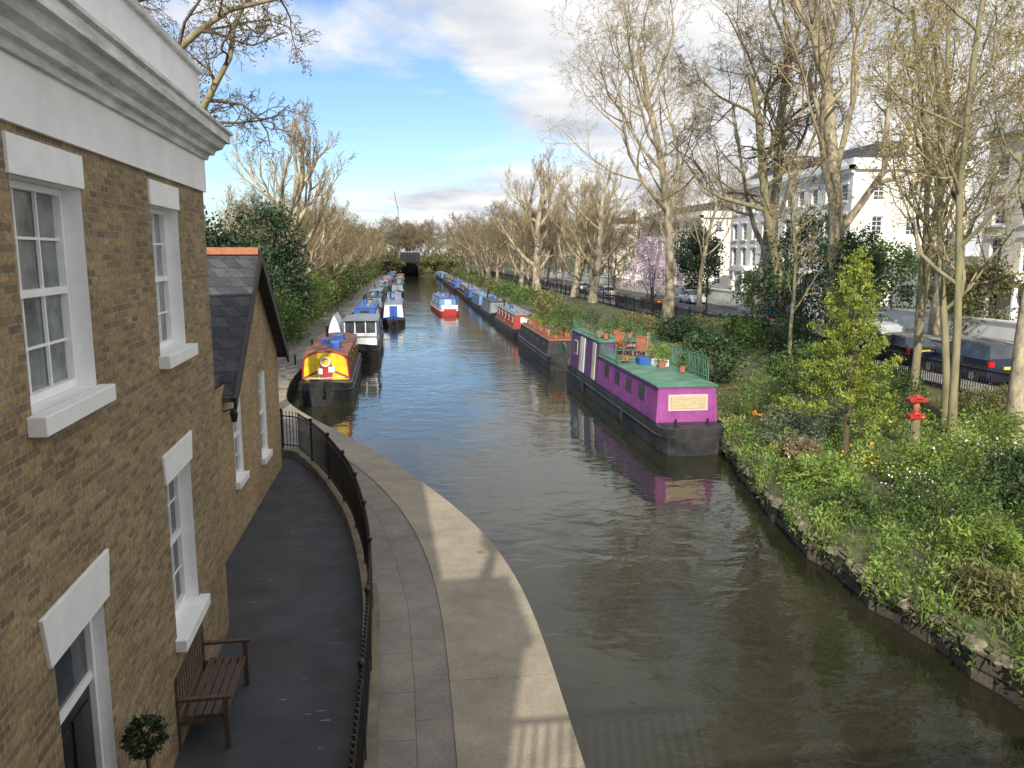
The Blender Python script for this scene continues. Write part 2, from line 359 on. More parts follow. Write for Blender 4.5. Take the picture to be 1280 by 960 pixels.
for i in range(26):
    y_=rng.uniform(8.8,22); xr=float(np.interp(y_,KRY,KRX)); x=rng.uniform(-2.0 if y_<12.5 else -3.2,xr-.5); a=rng.uniform(.03,.10); b_=rng.uniform(.006,.014)
    m.poly([(x-a,y_-b_,.615),(x+a*.8,y_-b_*1.3,.615),(x+a,y_+b_,.615),(x-a*.7,y_+b_*.8,.615)])
m.build('paint_scuffs',None,[mat('pale_scuff',(.2,.2,.21),.8,.4,9)],kind='structure')

# ------------------------------------------------------------ railing along the curved path
ry=np.arange(-3.5,23.6,.02); rx=sm(KRY,KRX,ry,.6)
pts=[(float(a),float(b)) for a,b in zip(rx,ry)]
lx,ly=pts[-1]
for k in range(1,90):
    t=k/90; pts.append((lx-1.4*t-.0,ly+.55*math.sin(t*1.4)))
acc=[0]
for i in range(1,len(pts)): acc.append(acc[-1]+math.hypot(pts[i][0]-pts[i-1][0],pts[i][1]-pts[i-1][1]))
def along(s):
    return (float(np.interp(s,acc,[p[0] for p in pts])),float(np.interp(s,acc,[p[1] for p in pts])))
rail=T('iron_railing','black iron railing curving between footpath and towpath','railing')
mb=MB(); mt=MB(); kb=MB(); S=acc[-1]
s=0.
while s<S:
    x,y=along(s); mb.tube([(x,y,.84),(x,y,1.90)],.012,5); mb.ball((x,y,1.92),.025,0,6,4)
    s+=.115
k=np.arange(0,S,.3)
for z,r in ((1.80,.022),(.94,.02)):
    mt.tube([(*along(q),z) for q in k],r,6)
s=0
while s<S:
    x,y=along(s); mt.tube([(x,y,.6),(x,y,1.95)],.03,6); mt.ball((x,y,1.98),.05,0,8,5); s+=2.0
mb.build('balusters',rail,['iron']); mt.build('rails_and_posts',rail,['iron'])
pr=[]
for q in k:
    x,y=along(q); x2,y2=along(q+.05); dx,dy=x2-x,y2-y; l=math.hypot(dx,dy) or 1; nx,ny=dy/l,-dx/l
    if l<1e-6: continue
    pr.append([(x-nx*.13,y-ny*.13,.55),(x-nx*.13,y-ny*.13,.8),(x+nx*.13,y+ny*.13,.8),(x+nx*.13,y+ny*.13,.55)])
kb.rings(pr); kb.build('kerb_wall',rail,[mat('kerb_stone',(.2,.17,.12),.9,.3,3,.3,20)])

# ------------------------------------------------------------ walls with holes
def wall_holes(mb,fn,u0,u1,z0,z1,holes,depth,mi=0,mr=0):
    us=sorted({u0,u1}|{h[0] for h in holes}|{h[1] for h in holes}); zs=sorted({z0,z1}|{h[2] for h in holes}|{h[3] for h in holes})
    for i in range(len(us)-1):
        for j in range(len(zs)-1):
            cu=(us[i]+us[i+1])/2; cz=(zs[j]+zs[j+1])/2
            if any(h[0]<cu<h[1] and h[2]<cz<h[3] for h in holes): continue
            mb.poly([fn(us[i],zs[j],0),fn(us[i+1],zs[j],0),fn(us[i+1],zs[j+1],0),fn(us[i],zs[j+1],0)],mi)
    for a,b,c,d in holes:
        for p,q in (((a,c),(a,d)),((b,c),(b,d)),((a,d),(b,d)),((a,c),(b,c))):
            mb.poly([fn(*p,0),fn(*q,0),fn(*q,depth),fn(*p,depth)],mr)
def sash(parent,fn,h,rec,cols=3,rows=4,glass='glass',sill=True,sillp=.12,frame='white',fw=.06,bar=.022,surround=False):
    a,b,c,d=h
    def bx(m,u0,u1,z0,z1,d0,d1,mi=0):
        p=[fn(u,z,dd) for dd in (d0,d1) for u,z in ((u0,z0),(u1,z0),(u1,z1),(u0,z1))]
        m.add(p,[(0,1,2,3),(7,6,5,4),(0,4,5,1),(1,5,6,2),(2,6,7,3),(3,7,4,0)],mi)
    m=MB(); e=.004
    bx(m,a+e,a+fw,c+e,d-e,rec-.05,rec+.03); bx(m,b-fw,b-e,c+e,d-e,rec-.05,rec+.03)
    bx(m,a+fw,b-fw,d-fw,d-e,rec-.05,rec+.03); bx(m,a+fw,b-fw,c+e,c+fw*1.3,rec-.05,rec+.03)
    mid=(c+d)/2; bx(m,a+fw,b-fw,mid-.03,mid+.03,rec-.045,rec+.02)
    for i in range(1,cols):
        u=a+fw+(b-a-2*fw)*i/cols; bx(m,u-bar/2,u+bar/2,c+fw*1.3,mid-.03,rec-.02,rec+.005); bx(m,u-bar/2,u+bar/2,mid+.03,d-fw,rec-.02,rec+.005)
    for j in range(1,rows):
        if j*2==rows: continue
        z=c+(d-c)*j/rows; bx(m,a+fw,b-fw,z-bar/2,z+bar/2,rec-.016,rec+.004)
    w=m.build('window',parent,[frame])
    g=MB(); g.poly([fn(a+.02,c+.02,rec+.012),fn(b-.02,c+.02,rec+.012),fn(b-.02,d-.02,rec+.012),fn(a+.02,d-.02,rec+.012)]); g.build('pane',w,[glass])
    if sill:
        s=MB(); bx(s,a-.09,b+.09,c-.15,c-.002,-sillp,rec-.05); s.build('sill',w,[frame],bevel=.008)
    if surround:
        s=MB(); bx(s,a-.15,b+.15,d+.02,d+.16,-.1,-.002); s.build('lintel',w,[frame])
        s=MB(); bx(s,a-.15,b+.15,c-.15,c-.02,-.12,-.002); s.build('sill',w,[frame])
    return w
# ------------------------------------------------------------ house by the path
HOUSE=T('brick_house','two storey yellow brick house with white cornice beside footpath','house',(-2.94,12.5,0),R(2))
fm=lambda u,z,d:(-d,u,z)
holes=[(-6.42,-5.05,5.35,7.05),(-2.9,-1.65,5.35,7.05),(-3.05,-1.85,1.95,3.85),(-6.45,-5.35,.6,3.45)]
wm=MB(); wall_holes(wm,fm,-14,0,.4,7.4,holes,.26,0,1)
wm.poly([(0,0,.4),(-8,0,.4),(-8,0,7.4),(0,0,7.4)]); wm.poly([(-8,0,.4),(-8,-14,.4),(-8,-14,7.4),(-8,0,7.4)]); wm.poly([(0,-14,.4),(-8,-14,.4),(-8,-14,7.4),(0,-14,7.4)])
wm.build('wall',HOUSE,['brick','white'])
def ringband(m,prof,mi=0):
    rs=[]
    for (x,y,sx,sy) in ((0,-14,1,0),(0,0,1,1),(-8,0,0,1)):
        rs.append([(x+sx*o,y+sy*o,z) for o,z in prof])
    m.rings(rs,mi,closed=True,cap=True)
c=MB(); ringband(c,[(-.1,7.4),(.04,7.4),(.04,7.86),(-.1,7.86)]); c.build('frieze',HOUSE,['stucco'])
c=MB(); ringband(c,[(-.1,7.862),(.08,7.862),(.10,7.93),(.16,7.94),(.18,8.0),(.26,8.04),(.30,8.12),(.36,8.13),(.36,8.24),(.40,8.26),(.40,8.30),(.1,8.36),(-.1,8.36)]); c.build('cornice',HOUSE,['soot'])
c=MB(); ringband(c,[(-.3,8.362),(.03,8.362),(.03,9.05),(-.3,9.05)]); c.build('parapet',HOUSE,['stucco'])
c=MB(); ringband(c,[(-.34,9.052),(.09,9.052),(.09,9.12),(-.34,9.15)]); c.build('coping',HOUSE,['soot'])
c=MB(); c.box(-7.9,-.3,-13.9,-.3,8.4,8.5); rf=c.build('roof',HOUSE,['slate'])
c=MB(); c.box(-1.2,.62,-17.2,-14.9,.4,10.4); c.box(-1.3,.72,-17.3,-14.8,10.4,10.6); c.build('side_wing',HOUSE,['brick'])
c=MB(); c.tube([(.2,-15.2,10.6),(.2,-15.2,11.6),(.2,-15.2,11.9),(.2,-15.2,12.6),(.2,-15.2,13.0)],[.13,.10,.30,.38,.18],10); c.build('chimney_pot',HOUSE,['terra'])
for i,h in enumerate(holes[:3]):
    sash(HOUSE,fm,h,.2,3,4,'glasslit' if i!=2 else 'glass',True,.13)
    l=MB(); a,b,cz,d=h; k=.28
    if i<2: l.box(-.02,.025,a-.04,b+.04,d+.003,d+k)
    else: l.extr([(-.02,a-.05,d+.003),(-.02,b+.05,d+.003),(-.02,b+.12,d+.36),(-.02,a-.12,d+.36)],(.045,0,0))
    l.build('lintel',HOUSE,['white'],bevel=.005)
a,b,cz,d=holes[3]
l=MB(); l.extr([(-.02,a-.12,d+.003),(-.02,b+.1,d+.003),(-.02,b+.18,d+.42),(-.02,a-.2,d+.42)],(.05,0,0)); l.build('lintel',HOUSE,['white'],bevel=.005)
dr=MB(); dr.box(-.2,-.15,a+.07,b-.07,.62,2.75)
for (u0,u1) in ((a+.14,(a+b)/2-.04),((a+b)/2+.04,b-.14)):
    for (z0,z1) in ((.75,1.4),(1.5,2.6)): dr.box(-.151,-.135,u0,u1,z0,z1)
dr.box(-.2,-.15,a+.07,b-.07,2.82,3.38,1)
D=dr.build('door',HOUSE,['black','glass'],bevel=.006)
dh=MB(); dh.ball((-.11,b-.18,1.6),.035); dh.build('handle',D,['alloy'],smooth=True)
df=MB(); df.box(-.24,-.1,a+.004,a+.07,.62,3.44); df.box(-.24,-.1,b-.07,b-.004,.62,3.44); df.box(-.24,-.1,a+.07,b-.07,3.38,3.44); df.box(-.22,-.12,a+.07,b-.07,2.75,2.82); df.build('door_frame',HOUSE,['white'])

# extension with gable
EXT=T('brick_annexe','single storey brick annexe with slate gable roof and white windows','house',(-3.6,16.1,0),0)
fe=fm
eh=[(.55,1.35,1.85,3.6),(3.5,4.35,1.6,3.65)]
wm=MB(); W2=6.4
wall_holes(wm,fe,-3.6,W2,.4,4.0,eh,.16,0,1)
wm.poly([(0,0,4.0),(0,W2,4.0),(0,W2/2,6.45)],0); wm.poly([(-7,0,4.0),(-7,W2,4.0),(-7,W2/2,6.45)],0)
wm.poly([(0,W2,.4),(-7,W2,.4),(-7,W2,4),(0,W2,4)]); wm.poly([(-7,-3.6,.4),(-7,W2,.4),(-7,W2,4),(-7,-3.6,4)])
wm.build('wall',EXT,['brick2','white'])
r=MB(); t=.09; ov=.22; oe=.3
sl=(6.55-4.0)/(W2/2)
def slope(s):
    y0=W2/2; y1=W2/2+s*(W2/2+oe); z0=6.55; z1=6.55-sl*(W2/2+oe)
    r.extr([(ov,y0,z0),(ov,y1,z1),(ov,y1,z1-t),(ov,y0,z0-t)],(-7.4,0,0),0)
    r2.extr([(ov+.06,y0,z0+.04),(ov+.06,y1+s*.04,z1+.0),(ov+.06,y1+s*.04,z1-.24),(ov+.06,y0,z0-.22)],(-.055,0,0),0)
r2=MB(); slope(-1); slope(1); 
rr=r.build('roof',EXT,['slate']); r2.build('bargeboard',EXT,['black'])
q=MB(); q.box(-7.2,ov,W2/2-.14,W2/2+.14,6.50,6.66); q.build('ridge_tiles',rr,['terra'])
lk=MB(); lk.box(-7,-.05,-3.59,.1,3.98,4.15); lk.build('flat_roof',EXT,['slate'])
for h in eh:
    sash(EXT,fe,h,.1,2,4,'glasslit',True,.1)
    l=MB(); a,b,cz,d=h; n=8; arc=[(-.01,a+(b-a)*i/n,d+.003+.10*math.sin(math.pi*i/n)) for i in range(n+1)]
    arc2=[(-.01,a-.03+(b-a+.06)*i/n,d+.2+.10*math.sin(math.pi*i/n)) for i in range(n,-1,-1)]
    l.extr(arc+arc2,(.022,0,0)); l.build('brick_arch',EXT,['brick'])
wl=T('wall_lamp','small black lantern on bracket fixed to brick wall','lamp',(-3.58,15.75,3.5))
q=MB(); q.tube([(0,0,0),(.2,0,.06)],.015,6); q.build('bracket',wl,['iron']); q=MB(); q.tube([(.2,0,.06),(.2,0,-.03),(.2,0,-.2)],[.04,.08,.05],6); q.build('lantern',wl,['iron'])

# bench
BE=T('park_bench','dark weathered wooden bench standing against brick wall','bench',(-2.52,9.95,.61),R(2)-math.pi/2)
b=MB()
for i in range(5): b.box(-.72,.72,.02+i*-.1+.14,.02+i*-.1+.22,.42,.45)
b.build('seat',BE,['wood'],bevel=.004)
b=MB()
for i in range(12): x=-.66+i*.12; b.box(x-.025,x+.025,-.34,-.32,.5,.86)
b.box(-.72,.72,-.36,-.30,.84,.93); b.box(-.72,.72,-.35,-.31,.46,.52); b.build('backrest',BE,['wood'],bevel=.004)
for x in (-.72,.72):
    b=MB(); b.box(x-.03,x+.03,.2,.26,0,.64); b.build('leg',BE,['wood']); b=MB(); b.box(x-.03,x+.03,-.37,-.31,0,.93); b.build('leg',BE,['wood'])
    b=MB(); b.box(x-.035,x+.035,-.3,.3,.64,.675); b.box(x-.02,x+.02,-.31,.2,.34,.4); b.build('armrest',BE,['wood'])
b=MB(); b.box(-.7,.7,.2,.23,.36,.42); b.build('apron',BE,['wood'])
TP=T('topiary_tree','clipped ball topiary bay tree in a pot by the door','plant',(-2.38,6.85,.61))
b=MB(); b.tube([(0,0,0),(0,0,.38),(0,0,.42)],[.15,.2,.2],14); b.build('pot',TP,['terra'])
b=MB(); b.tube([(0,0,.35),(.01,0,1.55)],.02,6); b.build('stem',TP,['barkd'])
leafobj('crown',TP,'lf_dark',[(0,0,1.68,.165,.165,.165)],2600,.03,3,cl=.12,ncl=90,shell=.8)

# ------------------------------------------------------------ bridge under the camera
BR=T('canal_bridge','iron railed road bridge crossing the canal','bridge',(0,0,0))
b=MB(); b.box(-2.2,14,-9,.4,4.2,4.95); b.build('deck',BR,['pave'])
b=MB(); b.box(-2.2,1.8,-8,-.3,-.5,4.2); b.build('abutment',BR,['stonewall']); b=MB(); b.box(9.3,14,-8,-.3,-.5,4.2); b.build('abutment',BR,['stonewall'])
b=MB()
for i in range(25): x=-2+i*.16; b.tube([(x,.25,4.95),(x,.25,6.17)],.022,4)
b.box(-2,1.9,.21,.29,6.14,6.2); b.box(-2,1.9,.22,.28,5.1,5.16)
b.build('parapet_railing',BR,['iron'])
b=MB(); b.box(1.95,14,.1,.4,4.95,5.3); b.build('low_parapet',BR,['pave'])

# ------------------------------------------------------------ boats
def hull(L,beam,h,bow=2.4,stern=.7,sheer=.3,sternsheer=.05,bowfull=.55,mats=('p_hull','p_hull'),parent=None,stemw=.06):
    m=MB(); rs=[]; hw=beam/2
    ss=list(np.linspace(0,stern,6))+list(np.linspace(stern,L-bow,8))[1:-1]+list(np.linspace(L-bow,L,10))
    for s in ss:
        if s<stern: f=.62+.38*math.sqrt(max(0,1-(1-s/stern)**2)); hz=h+sternsheer*(1-s/stern)
        elif s>L-bow:
            t=(s-(L-bow))/bow; f=max(stemw,(1-t**2.2)**bowfull if t<1 else 0); hz=h+sheer*t*t
        else: f=1; hz=h
        w_=hw*f; rk=0 if s<L-bow else ((s-(L-bow))/bow)**2*.35
        rs.append([(-w_*.75,s-rk,-.45),(-w_*.97,s-rk*.6,.02),(-w_,s-rk*.2,hz*.62),(-w_*1.03,s-rk*.2,hz*.64),(-w_*1.03,s-rk*.15,hz*.70),(-w_,s-rk*.15,hz*.72),(-w_*.99,s,hz),(-w_*.99+min(.05,w_*.3),s,hz+.04),(w_*.99-min(.05,w_*.3),s,hz+.04),(w_*.99,s,hz),(w_,s-rk*.15,hz*.72),(w_*1.03,s-rk*.15,hz*.70),(w_*1.03,s-rk*.2,hz*.64),(w_,s-rk*.2,hz*.62),(w_*.97,s-rk*.6,.02),(w_*.75,s-rk,-.45)])
    m.rings(rs,mif=lambda i,j:1 if j in(5,9) else 0)
    return m.build('hull',parent,list(mats))
def cabin(parent,y0,y1,z0,z1,wb,wt,cm,rm,rise=.06,ov=.05,name='cabin',rake0=0,rake1=0,roofname='roof'):
    m=MB(); m.rings([[(-wb,y0,z0),(-wt,y0+rake0,z1),(wt,y0+rake0,z1),(wb,y0,z0)],[(-wb,y1,z0),(-wt,y1-rake1,z1),(wt,y1-rake1,z1),(wb,y1,z0)]])
    c=m.build(name,parent,[cm])
    r=MB(); n=8
    def arc(y): 
        up=[(-wt-ov+2*(wt+ov)*i/n,y,z1+.02+rise*math.sin(math.pi*i/n)) for i in range(n+1)]
        return [(-wt-ov,y,z1-.03)]+up+[(wt+ov,y,z1-.03)]
    r.rings([arc(y0+rake0-ov),arc(y1-rake1+ov)]); r.build(roofname,parent,[rm])
    return c
def bwin(parent,side,y0,y1,z0,z1,wb,wt,cz0,cz1,fr='p_white',gl='glass',rnd=False):
    f=lambda z:(wb+(wt-wb)*(z-cz0)/(cz1-cz0))+.004
    m=MB()
    def q(o,a,b,c,d,mi):
        m.extr([(side*(f(c)+0),a,c),(side*f(c),b,c),(side*f(d),b,d),(side*f(d),a,d)],(side*o,0,0),mi)
    if rnd:
        cy=(y0+y1)/2; cz=(z0+z1)/2; r=(z1-z0)/2
        for rr_,o,mi in ((r,.02,0),(r*.78,.028,1)):
            m.extr([(side*f(cz+rr_*math.sin(t)),cy+rr_*math.cos(t),cz+rr_*math.sin(t)) for t in np.linspace(0,2*math.pi,14)[:-1]],(side*o,0,0),mi)
    else:
        q(.02,y0,y1,z0,z1,0); q(.026,y0+.05,y1-.05,z0+.05,z1-.05,1)
    return m.build('window',parent,[fr,gl])
def chimney(parent,x,y,z,h=.6):
    m=MB(); m.tube([(x,y,z),(x,y,z+h),(x,y,z+h),(x,y,z+h+.05)],[.07,.07,.1,.1],8); m.build('chimney',parent,['black'])
def narrowboat(label,loc,L,beam,cols,rot=0,h=.62,ch=1.75,fore=2.6,aft=1.3,nw=4,bowcam=True,rnd=False,group=None,panels=None,detail=True,wf=None):
    e=T('narrowboat',label,'boat',loc,rot+(math.pi if bowcam else 0),group)
    hl,cb,rf,tr=cols; wf=wf or tr
    hull(L,beam,h,parent=e,mats=(hl,tr))
    wb=beam/2-.12; wt=beam/2-.24; y0=aft; y1=L-fore
    cabin(e,y0,y1,h+.03,ch,wb,wt,cb,rf,rake1=.08)
    for sd in (-1,1):
        for i in range(nw):
            yc=y0+(y1-y0)*(i+.6)/(nw+.2); wl_=.32 if rnd else .85
            bwin(e,sd,yc-wl_/2,yc+wl_/2,h+.45,ch-.2,wb,wt,h+.03,ch,wf if not rnd else 'alloy','glass',rnd)
        if panels:
            f=lambda z:(wb+(wt-wb)*(z-h)/(ch-h))+.006
            p=MB(); k=max(2,nw//2)
            for i in range(k):
                a=y0+(y1-y0)*i/k+.2; b2=y0+(y1-y0)*(i+1)/k-.2
                for (s0,s1,u0,u1) in ((a,b2,h+.12,h+.15),(a,b2,ch-.12,ch-.09),(a,a+.03,h+.15,ch-.12),(b2-.03,b2,h+.15,ch-.12)):
                    p.extr([(sd*f(u0),s0,u0),(sd*f(u0),s1,u0),(sd*f(u1),s1,u1),(sd*f(u1),s0,u1)],(sd*.008,0,0))
            p.build('panel_lines',e,[panels])
    for (ye,dr_) in ((y1,1),(y0,-1)):
        p=MB(); ya=ye+ (dr_*.012 if dr_<0 else -.03); p.box(-.36,.36,min(ya,ya+dr_*.03),max(ya,ya+dr_*.03),h+.1,ch-.18); p.box(-.015,.015,min(ya,ya+dr_*.045),max(ya,ya+dr_*.045),h+.1,ch-.18,1); p.build('door',e,[wf,'black'])
    for sd in (-1,1):
        m=MB(); m.tube([(sd*wt*.9,y0+.3,ch+.14),(sd*wt*.9,y1-.4,ch+.14)],.018,5); m.build('handrail',e,[tr])
    if detail:
        chimney(e,wt*.5,y0+1.6,ch+.04)
        m=MB(); m.tube([(0,.25,h),(0,.25,h+.55),(0,.9,h+.75)],.03,6); m.build('tiller',e,['alloy'])
        m=MB(); m.tube([(-.0,L+.02,h+.15),(0,L+.12,h-.1),(0,L+.05,h-.35)],[.08,.13,.07],8); m.build('bow_fender',e,['rubber'])
        m=MB(); m.tube([(.25,y1-1,ch+.1),(.25,y1-3.6,ch+.1)],.025,5); m.build('boat_pole',e,['timber'])
        for q_,(bx,by,bw_,bl) in enumerate(((-.2,y0+3,.3,.5),(.1,y0+4.4,.4,.35),(-.25,y1-1.6,.25,.6))):
            m=MB(); m.box(bx-bw_/2,bx+bw_/2,by,by+bl,ch+.06,ch+.06+bw_*.8); m.build('roof_box',e,[['timber','p_blue','p_grey'][q_]],bevel=.02)
    return e
def pot_plant(label,loc,r=.18,ph=.28,leaf='lf_mid',lh=.35,seed=1,name='potted_plant'):
    e=T(name,label,'plant',loc,0,'potted plants on boats and garden'); m=MB(); m.tube([(0,0,0),(0,0,ph)],[r*.7,r],10); m.build('pot',e,['terra'])
    leafobj('foliage',e,leaf,[(0,0,ph+lh*.5,r*1.3,r*1.3,lh*.6)],350,.07,seed,cl=.35,ncl=14); return e

# --- purple boat
PB=T('purple_houseboat','purple houseboat with green roof and boarded stern window moored','boat',(9.3,24.5,0),0)
Lp=18.2; hull(Lp,2.3,.82,bow=2.8,stern=.9,sheer=.25,sternsheer=.04,parent=PB,mats=('p_hull','p_hull'))
cabin(PB,1.1,9.6,.87,2.12,1.08,1.0,'p_purple','p_green',rise=.07,ov=.07,rake0=.07)
cabin(PB,9.62,15.6,.87,2.72,1.08,.98,'p_dpurple','p_green',rise=.05,ov=.06,name='wheelhouse',roofname='upper_roof')
m=MB(); m.box(-.95,.95,.25,1.09,.865,.9); m.build('stern_deck',PB,['p_hull'])
yb=lambda z:1.1+.07*(z-.87)/1.25
def endq(m,x0,x1,z0,z1,o,mi): m.extr([(x0,yb(z0)-.004,z0),(x1,yb(z0)-.004,z0),(x1,yb(z1)-.004,z1),(x0,yb(z1)-.004,z1)],(0,-o,0),mi)
m=MB()
endq(m,-.66,.72,1.28,1.83,.03,0); endq(m,-.58,.64,1.35,1.76,.04,1)
for k_ in range(6): endq(m,-.56,.62,1.365+k_*.065,1.365+k_*.065+.054,.047,2)
m.build('stern_window',PB,[mat('window_surround',(.66,.50,.44),.6,.1,5),mat('board',(.42,.3,.17),.7,.15,5),mat('pale_board',(.58,.46,.27),.7,.2,5,stretch=(1,1,8))],label='stern window boarded with pale timber slats')
m=MB(); endq(m,-1.0,1.0,2.03,2.1,.02,0); endq(m,-1.03,1.03,.9,.95,.02,0); endq(m,-.98,-.92,.98,1.99,.018,0); endq(m,.92,.98,.98,1.99,.018,0); m.build('stern_trim',PB,['p_purple'])
for sd in (-1,1):
    for i,yc in enumerate((2.9,4.6,6.3,8.0)): bwin(PB,sd,yc-.42,yc+.42,1.4,1.92,1.08,1.0,.87,2.12,'p_dpurple','glass')
    f=lambda z:(1.08+(.98-1.08)*(z-.87)/(1.85))
    for j,(a,b_,mi) in enumerate(((10.2,10.75,'p_cream'),(10.8,11.35,'p_dpurple'),(12.4,12.9,'p_white'),(12.95,13.4,'p_cream'))):
        m=MB(); m.extr([(sd*(f(.95)+.003),a,.95),(sd*(f(.95)+.003),b_,.95),(sd*(f(2.6)+.003),b_,2.6),(sd*(f(2.6)+.003),a,2.6)],(sd*.03,0,0)); m.build('door_panel',PB,[mi])
    m=MB(); m.box(min(sd*1.1,sd*1.14),max(sd*1.1,sd*1.14),.9,15.5,.86,.93); m.build('gunwale_trim',PB,['p_hull'])
    bwin(PB,sd,14.0,14.8,1.6,2.3,1.08,.98,.87,2.72,'p_cream','glass')
m=MB()
def railing(m,p0,p1,z0,z1,sp,r=.012):
    p0=Vector(p0);p1=Vector(p1);n=max(1,int((p1-p0).length/sp))
    for i in range(n+1):
        q=p0.lerp(p1,i/n); m.tube([(q.x,q.y,z0),(q.x,q.y,z1)],r*(1.6 if i%6==0 else 1),4)
    for z in (z1,z0+(z1-z0)*.15): m.tube([(p0.x,p0.y,z),(p1.x,p1.y,z)],r*1.5,5)
railing(m,(1.02,1.9,0),(1.02,9.5,0),2.17,2.95,.16); railing(m,(-1.0,6.6,0),(-1.0,9.5,0),2.17,2.75,.2); railing(m,(-1.0,6.6,0),(1.0,6.6,0),2.2,2.7,.3)
railing(m,(-.95,9.8,0),(-.95,15.4,0),2.78,3.35,.3); railing(m,(.95,9.8,0),(.95,15.4,0),2.78,3.35,.3)
m.build('roof_railing',PB,['p_green'])
for x_ in (.5,-.6):
    m=MB(); m.tube([(x_,.5,.9),(x_,.5,1.12)],.04,8); m.build('bollard',PB,['black'])
for yy_ in (5,12):
    m=MB(); m.tube([(-1.2,yy_,.62),(-1.23,yy_,.3),(-1.2,yy_,.05)],[.05,.09,.05],8); m.build('side_fender',PB,['rubber'])
m=MB(); m.tube([(.98,.7,1.1),(1.2,.75,.9),(1.5,.9,.6)],.018,5); m.build('mooring_rope',PB,['timber'])
def armchair(loc,rot,mt_='terra'):
    e=T('garden_chair','orange brown wooden garden chair on the boat roof','chair',loc,rot,'garden chairs on boat roof')
    m=MB(); m.box(-.25,.25,-.25,.25,.34,.4); m.build('seat',e,[mt_]); m=MB()
    for x in (-.2,-.1,0,.1,.2): m.box(x-.035,x+.035,.22,.25,.4,.92)
    m.box(-.25,.25,.2,.26,.92,.98); m.build('backrest',e,[mt_])
    for x in (-.23,.23):
        m=MB(); m.box(x-.03,x+.03,-.25,.26,.6,.64); m.build('armrest',e,[mt_])
        for y in (-.22,.22): m=MB(); m.box(x-.02,x+.02,y-.02,y+.02,0,.6); m.build('leg',e,[mt_])
armchair((9.1,33.1,2.21),.5); armchair((9.7,32.0,2.21),2.2); armchair((10.0,33.2,2.21),4.2,'timber')
m=T('garden_table','small round wooden table on the boat roof','table',(9.35,32.5,2.21)); b=MB(); b.tube([(0,0,.5),(0,0,.54)],.3,14); b.build('table_top',m,['timber']); b=MB(); b.tube([(0,0,0),(0,0,.5)],.03,6); b.tube([(0,0,0),(0,0,.03)],.18,10); b.build('stand',m,['timber'])
for i,(x,y,z) in enumerate(((8.6,36,2.8),(9.9,37,2.8),(9.0,38.2,2.8),(9.9,35,2.8),(9.95,30.4,2.21),(9.0,39.2,2.8),(8.7,34.6,2.8),(10.0,31.2,2.21),(8.7,31.3,2.21),(10.0,28.2,2.21),(9.6,29.4,2.21),(9.6,36.2,2.8))):
    pot_plant('terracotta pot with leafy plant standing on boat roof',(x,y,z),.14+.04*(i%3),.26,['lf_mid','lf_bright','lf_dark'][i%3],.35+.12*(i%3),20+i)
for i,(x,y,mt_) in enumerate(((9.2,30.6,'p_blue'),(9.7,29.9,'p_white'),(8.8,35.4,'timber'))):
    m=MB(); m.box(-.2,.2,-.3,.3,0,.28); m.build('storage_crate',None,[mt_],label='small storage crate lying on the boat roof',cat='crate',group='crates on the boat roof',loc=(x,y,2.2 if y<34 else 2.79),rot=.4*i,bevel=.02)

# --- other boats
narrowboat('long low black narrowboat with brown red cluttered roof moored',(8.85,44.1,0),14.5,2.1,('p_hull','p_hull','p_rust','p_hull'),0,.75,1.6,bowcam=False,nw=5,fore=1.6,aft=1.2,wf='p_dgreen')
for i in range(14): pot_plant('pot plant standing on narrowboat roof',(8.45+.75*(i%2)+.1*(i%3),45.4+i*.85,1.68),.2+.03*(i%3),.25,['lf_mid','lf_olive','lf_bright','lf_dark'][i%4],.4+.12*(i%3),40+i)
def nb(label,x,ynear,L,cols,bowcam,**k): return narrowboat(label,(x,ynear+(L if bowcam else 0),0),L,2.1,cols,bowcam=bowcam,**k)
nb('bright red narrowboat with blue grey panels moored at bank',9.2,60.2,16.,('p_hull','p_red','p_grey','p_hull'),True,nw=5,panels='p_yellow',h=.65,ch=1.75,wf='p_white')
pal=[(('p_hull','p_blue','p_grey','p_hull'),'blue'),(('p_hull','p_grey','p_dgreen','p_hull'),'grey'),(('p_hull','p_maroon','p_rust','p_hull'),'maroon'),(('p_hull','p_dgreen','p_grey','p_red'),'dark green'),(('p_hull','p_lblue','p_grey','p_hull'),'light blue'),(('p_hull','p_dgreen','p_green','p_hull'),'green'),(('p_hull','p_blue','p_blue','p_hull'),'deep blue')]
rr_=random.Random(4); y=78
i=0
while y<222:
    L=rr_.uniform(12,17); c_,n_=pal[(i*3+1)%7]; nb(n_+' narrowboat moored in the long row',9.3+rr_.uniform(-.2,.2),y,L,c_,i%2==0,nw=4,detail=y<140,group='narrowboats moored along the canal',rnd=i%3==1,wf='p_white' if i%2 else 'p_grey'); y+=L+1.2; i+=1
y=90; i=0
while y<222:
    L=rr_.uniform(10,16); c_,n_=pal[(i*2+1)%7]; nb(n_+' narrowboat moored in the long row',-4.2 if i%2 else -3.8,y,L,c_,i%2==1,nw=4,detail=y<140,group='narrowboats moored along the canal'); 
    if i%2==0 and y<190: nb(pal[(i*2+4)%7][1]+' narrowboat moored in the long row' ,-1.6,y+5,L*.8,pal[(i*2+4)%7][0],True,nw=4,detail=y<140,group='narrowboats moored along the canal',wf='p_grey')
    y+=L+rr_.uniform(1,4); i+=1
nb('white and blue narrowboat with red lines moored double against the bank',-1.35,73.4,14,('p_hull','p_white','p_grey','p_blue'),True,nw=4,panels='p_red',ch=1.9)
nb('grey green narrowboat moored at the towpath',-3.9,75.,13,('p_hull','p_dgreen','p_grey','p_hull'),True,nw=4)
nb('blue covered narrowboat with pale canopy moored beside towpath',-3.4,61.8,12.5,('p_hull','p_blue','p_blue','p_hull'),True,nw=4,ch=2.3)
